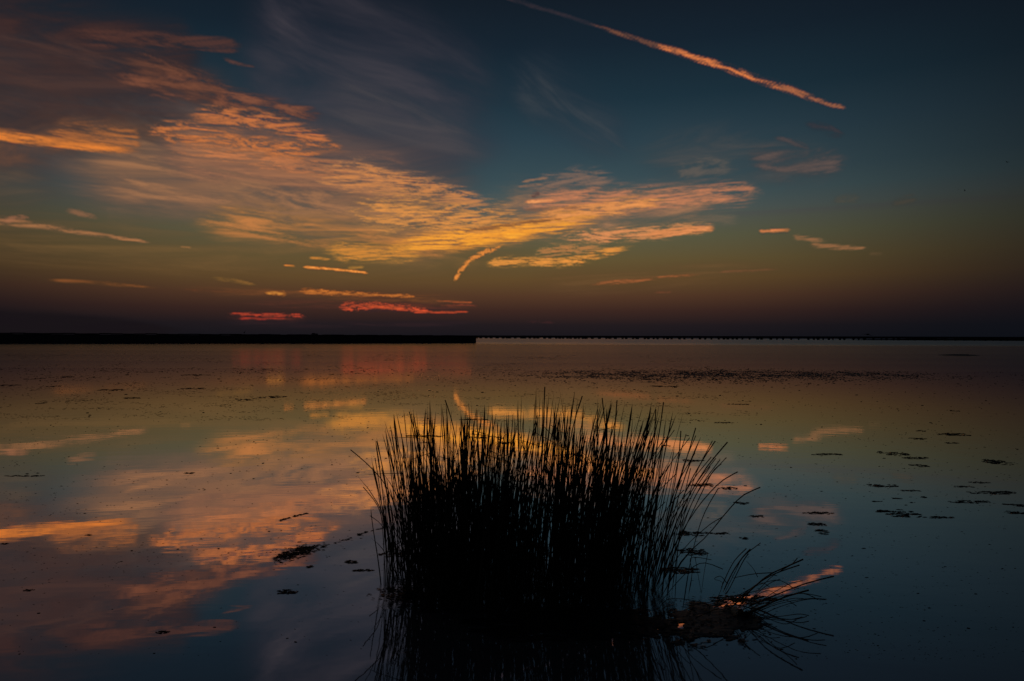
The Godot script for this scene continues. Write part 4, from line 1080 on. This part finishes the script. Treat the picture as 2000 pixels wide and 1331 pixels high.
	raft(Vector3(-0.64, 0, -4.23), 0.206, 0.143, "pale grey litter raft at the left foot of the tussock", 0, 0.7)
	raft(Vector3(-0.43, 0, -4.01), 0.136, 0.099, "lower grey litter raft at the left foot of the tussock", 0, 0.8)
	raft(Vector3(0.32, 0, -3.82), 0.603, 0.241, "black litter raft along the front of the tussock", 0, 0)
	raft(Vector3(1.12, 0, -3.85), 0.305, 0.294, "wide grey ruffled litter raft between the tussock and the flattened rushes", -0.25, 0)
	weed_mat(Vector3(1.43, 0, -4.18), 0.205, 0.098, "sparse pale weed under the flattened rushes", 0, 1.0, "wet_weed")
	weed_mat(Vector3(1.17, 0, -4.7), 0.142, 0.083, "grey weed pad low against the right flank of the tussock", 0, 1.4, "wet_weed")
	weed_trail([Vector3(-1.678, 0, -4.931), Vector3(-1.598, 0, -5.026), Vector3(-1.54, 0, -5.149), Vector3(-1.434, 0, -5.213), Vector3(-1.335, 0, -5.333), Vector3(-1.236, 0, -5.515), Vector3(-1.157, 0, -5.633), Vector3(-1.071, 0, -5.695)], [0.06, 0.15, 0.10, 0.035, 0.03, 0.025, 0.014, 0.01], 5.2, 720, "dark weed trail that thickens into a tangled mat at its left end", true)
	weed_trail([Vector3(-2.016, 0, -5.918), Vector3(-1.931, 0, -6.073), Vector3(-1.85, 0, -6.18)], [0.02, 0.02, 0.012], 6.2, 60, "short thin trail of weed above the thick dark trail on the left")
	# the specks strewn everywhere
	var fl := start()
	add_box(fl, Transform3D(), Vector3(1.0, 0.3, 0.5), 0.7)
	var mm := MultiMesh.new()
	mm.transform_format = MultiMesh.TRANSFORM_3D
	mm.mesh = done(fl)
	var places := []
	var nz := FastNoiseLite.new()
	nz.seed = 77
	nz.frequency = 0.35
	while places.size() < 6500:
		# evenly by nearness: farther water shows more of it in less room
		var row := rng.randf()
		var d := 1.0 / lerpf(1.0 / 34.0, 1.0 / 3.4, row * row)
		var x := rng.randf_range(-1.0, 1.0) * d
		var dense := 0.5 + nz.get_noise_2d(x * 0.6, d * 1.5) * 1.4 + (0.15 if x < 0 else -0.05)
		if rng.randf() > dense:
			continue
		var s: float = d / 682.0 * rng.randf_range(0.2, 0.55) + 0.0004
		if rng.randf() < 0.06:
			s *= 2.0
		places.append(Transform3D(Basis(Vector3.UP, rng.randfn() * 0.6).scaled(Vector3(s * rng.randf_range(0.7, 1.8), s, s)), Vector3(x, s * 0.1, -d)))
	# streaks of it in the far water on the left
	var long := 0
	while long < 5200:
		var d := 1.0 / rng.randf_range(1.0 / 62.0, 1.0 / 13.0)
		var x := rng.randf_range(-0.82, 0.35) * d
		var n := nz.get_noise_2d(x * 1.6 * 12.0 / d, 300.0 / d * 1.5)
		if n * 1.5 < rng.randf_range(0.0, 0.9):
			continue
		long += 1
		var s: float = d / 682.0 * rng.randf_range(0.25, 0.7)
		places.append(Transform3D(Basis(Vector3.UP, rng.randfn() * 0.3).scaled(Vector3(s * rng.randf_range(0.9, 2.6), s * 0.25, s * 0.9)), Vector3(x, s * 0.1, -d)))
	specks("weed_specks", mm.mesh, places, "countless dark specks of weed strewn over the still water")
	# a long belt of it across the right half
	var belt := []
	var count := 0
	while count < 7500:
		var t := rng.randf()
		var x := lerpf(1.5, 18.5, t) + rng.randfn() * 1.2
		var z := -29.6 + rng.randfn() * 2.6 * (1.0 - 0.55 * absf(t - 0.45)) - 0.006 * x * x
		if nz.get_noise_2d(x * 1.6, z * 1.2) * 0.9 + 0.35 - absf(t - 0.45) * 0.9 < rng.randf_range(-0.35, 0.55):
			continue
		count += 1
		var s := rng.randf_range(0.009, 0.022)
		var tilt := Basis(Vector3.UP, rng.randfn() * 0.4) * Basis(Vector3.RIGHT, rng.randf_range(-0.1, 0.7))
		belt.append(Transform3D(tilt * Basis.from_scale(Vector3(s * rng.randf_range(1.0, 2.6), s * 0.4, s)), Vector3(x, 0.006, z)))
	specks("weed_belt", mm.mesh, belt, "long dark belt of fine weed across the far water on the right", "gloss_weed")


func specks(called: String, mesh: Mesh, places: Array, label: String, mat := "weed") -> void:
	var mm := MultiMesh.new()
	mm.transform_format = MultiMesh.TRANSFORM_3D
	mm.mesh = mesh
	mm.instance_count = places.size()
	for i in places.size():
		mm.set_instance_transform(i, places[i])
	var o := MultiMeshInstance3D.new()
	o.name = called
	o.multimesh = mm
	o.material_override = mats[mat]
	add_child(o, true)
	tag(o, label, "floating weed", "", "stuff")


# ------------------------------------------------------------------ birds
func gull(at: Vector3, yaw: float, bank: float, lift: float, size: float, label: String) -> void:
	var st := start()
	add_tube(st, [Vector3(-0.24, 0.01, 0), Vector3(-0.14, 0, 0), Vector3(0, -0.01, 0), Vector3(0.12, 0.0, 0), Vector3(0.19, 0.02, 0), Vector3(0.25, 0.01, 0)], [0.02, 0.05, 0.075, 0.06, 0.04, 0.006], 6)
	for s in [-1.0, 1.0]:
		var p := [Vector3(0.07, 0.02, 0.05 * s), Vector3(0.12, 0.02 + lift * 0.26, 0.28 * s), Vector3(0.0, 0.02 + lift * 0.22, 0.62 * s)]
		var q := [Vector3(-0.1, 0.02, 0.05 * s), Vector3(-0.06, 0.02 + lift * 0.26, 0.28 * s), Vector3(-0.03, 0.02 + lift * 0.21, 0.62 * s)]
		for i in 2:
			for up in [0.008, -0.008]:
				var v := Vector3(0, up, 0)
				if (s > 0) == (up > 0):
					quad(st, p[i] + v, q[i] + v, q[i + 1] + v, p[i + 1] + v)
				else:
					quad(st, p[i + 1] + v, q[i + 1] + v, q[i] + v, p[i] + v)
	var o := part("gull", done(st), mats.feather, self)
	o.position = at
	o.rotation = Vector3(bank, yaw, 0)
	o.scale = Vector3.ONE * size
	tag(o, label, "bird", "birds in flight over the bay")


func build_birds() -> void:
	gull(Vector3(37.535, 2.115, -72), 0.5, 0.15, -0.25, 1.1, "largest flying bird, low above the far bridge towards the right")
	gull(Vector3(137.608, 51.039, -190), 1.9, 0.1, 0.5, 1.1, "lone flying bird high up at the right edge of the sky")
	gull(Vector3(139.094, 47.381, -210), 2.2, 0.3, 0.9, 1.0, "right hand bird of a close pair flying in the dim right sky")
	gull(Vector3(169.675, 58.66, -260), 1.0, 0.9, 0.9, 0.9, "left hand bird of a close pair flying in the dim right sky")
	gull(Vector3(41.976, 48.059, -210), 1.4, -0.1, 0.6, 1.1, "lone flying bird in front of the pink cloud right of the middle")
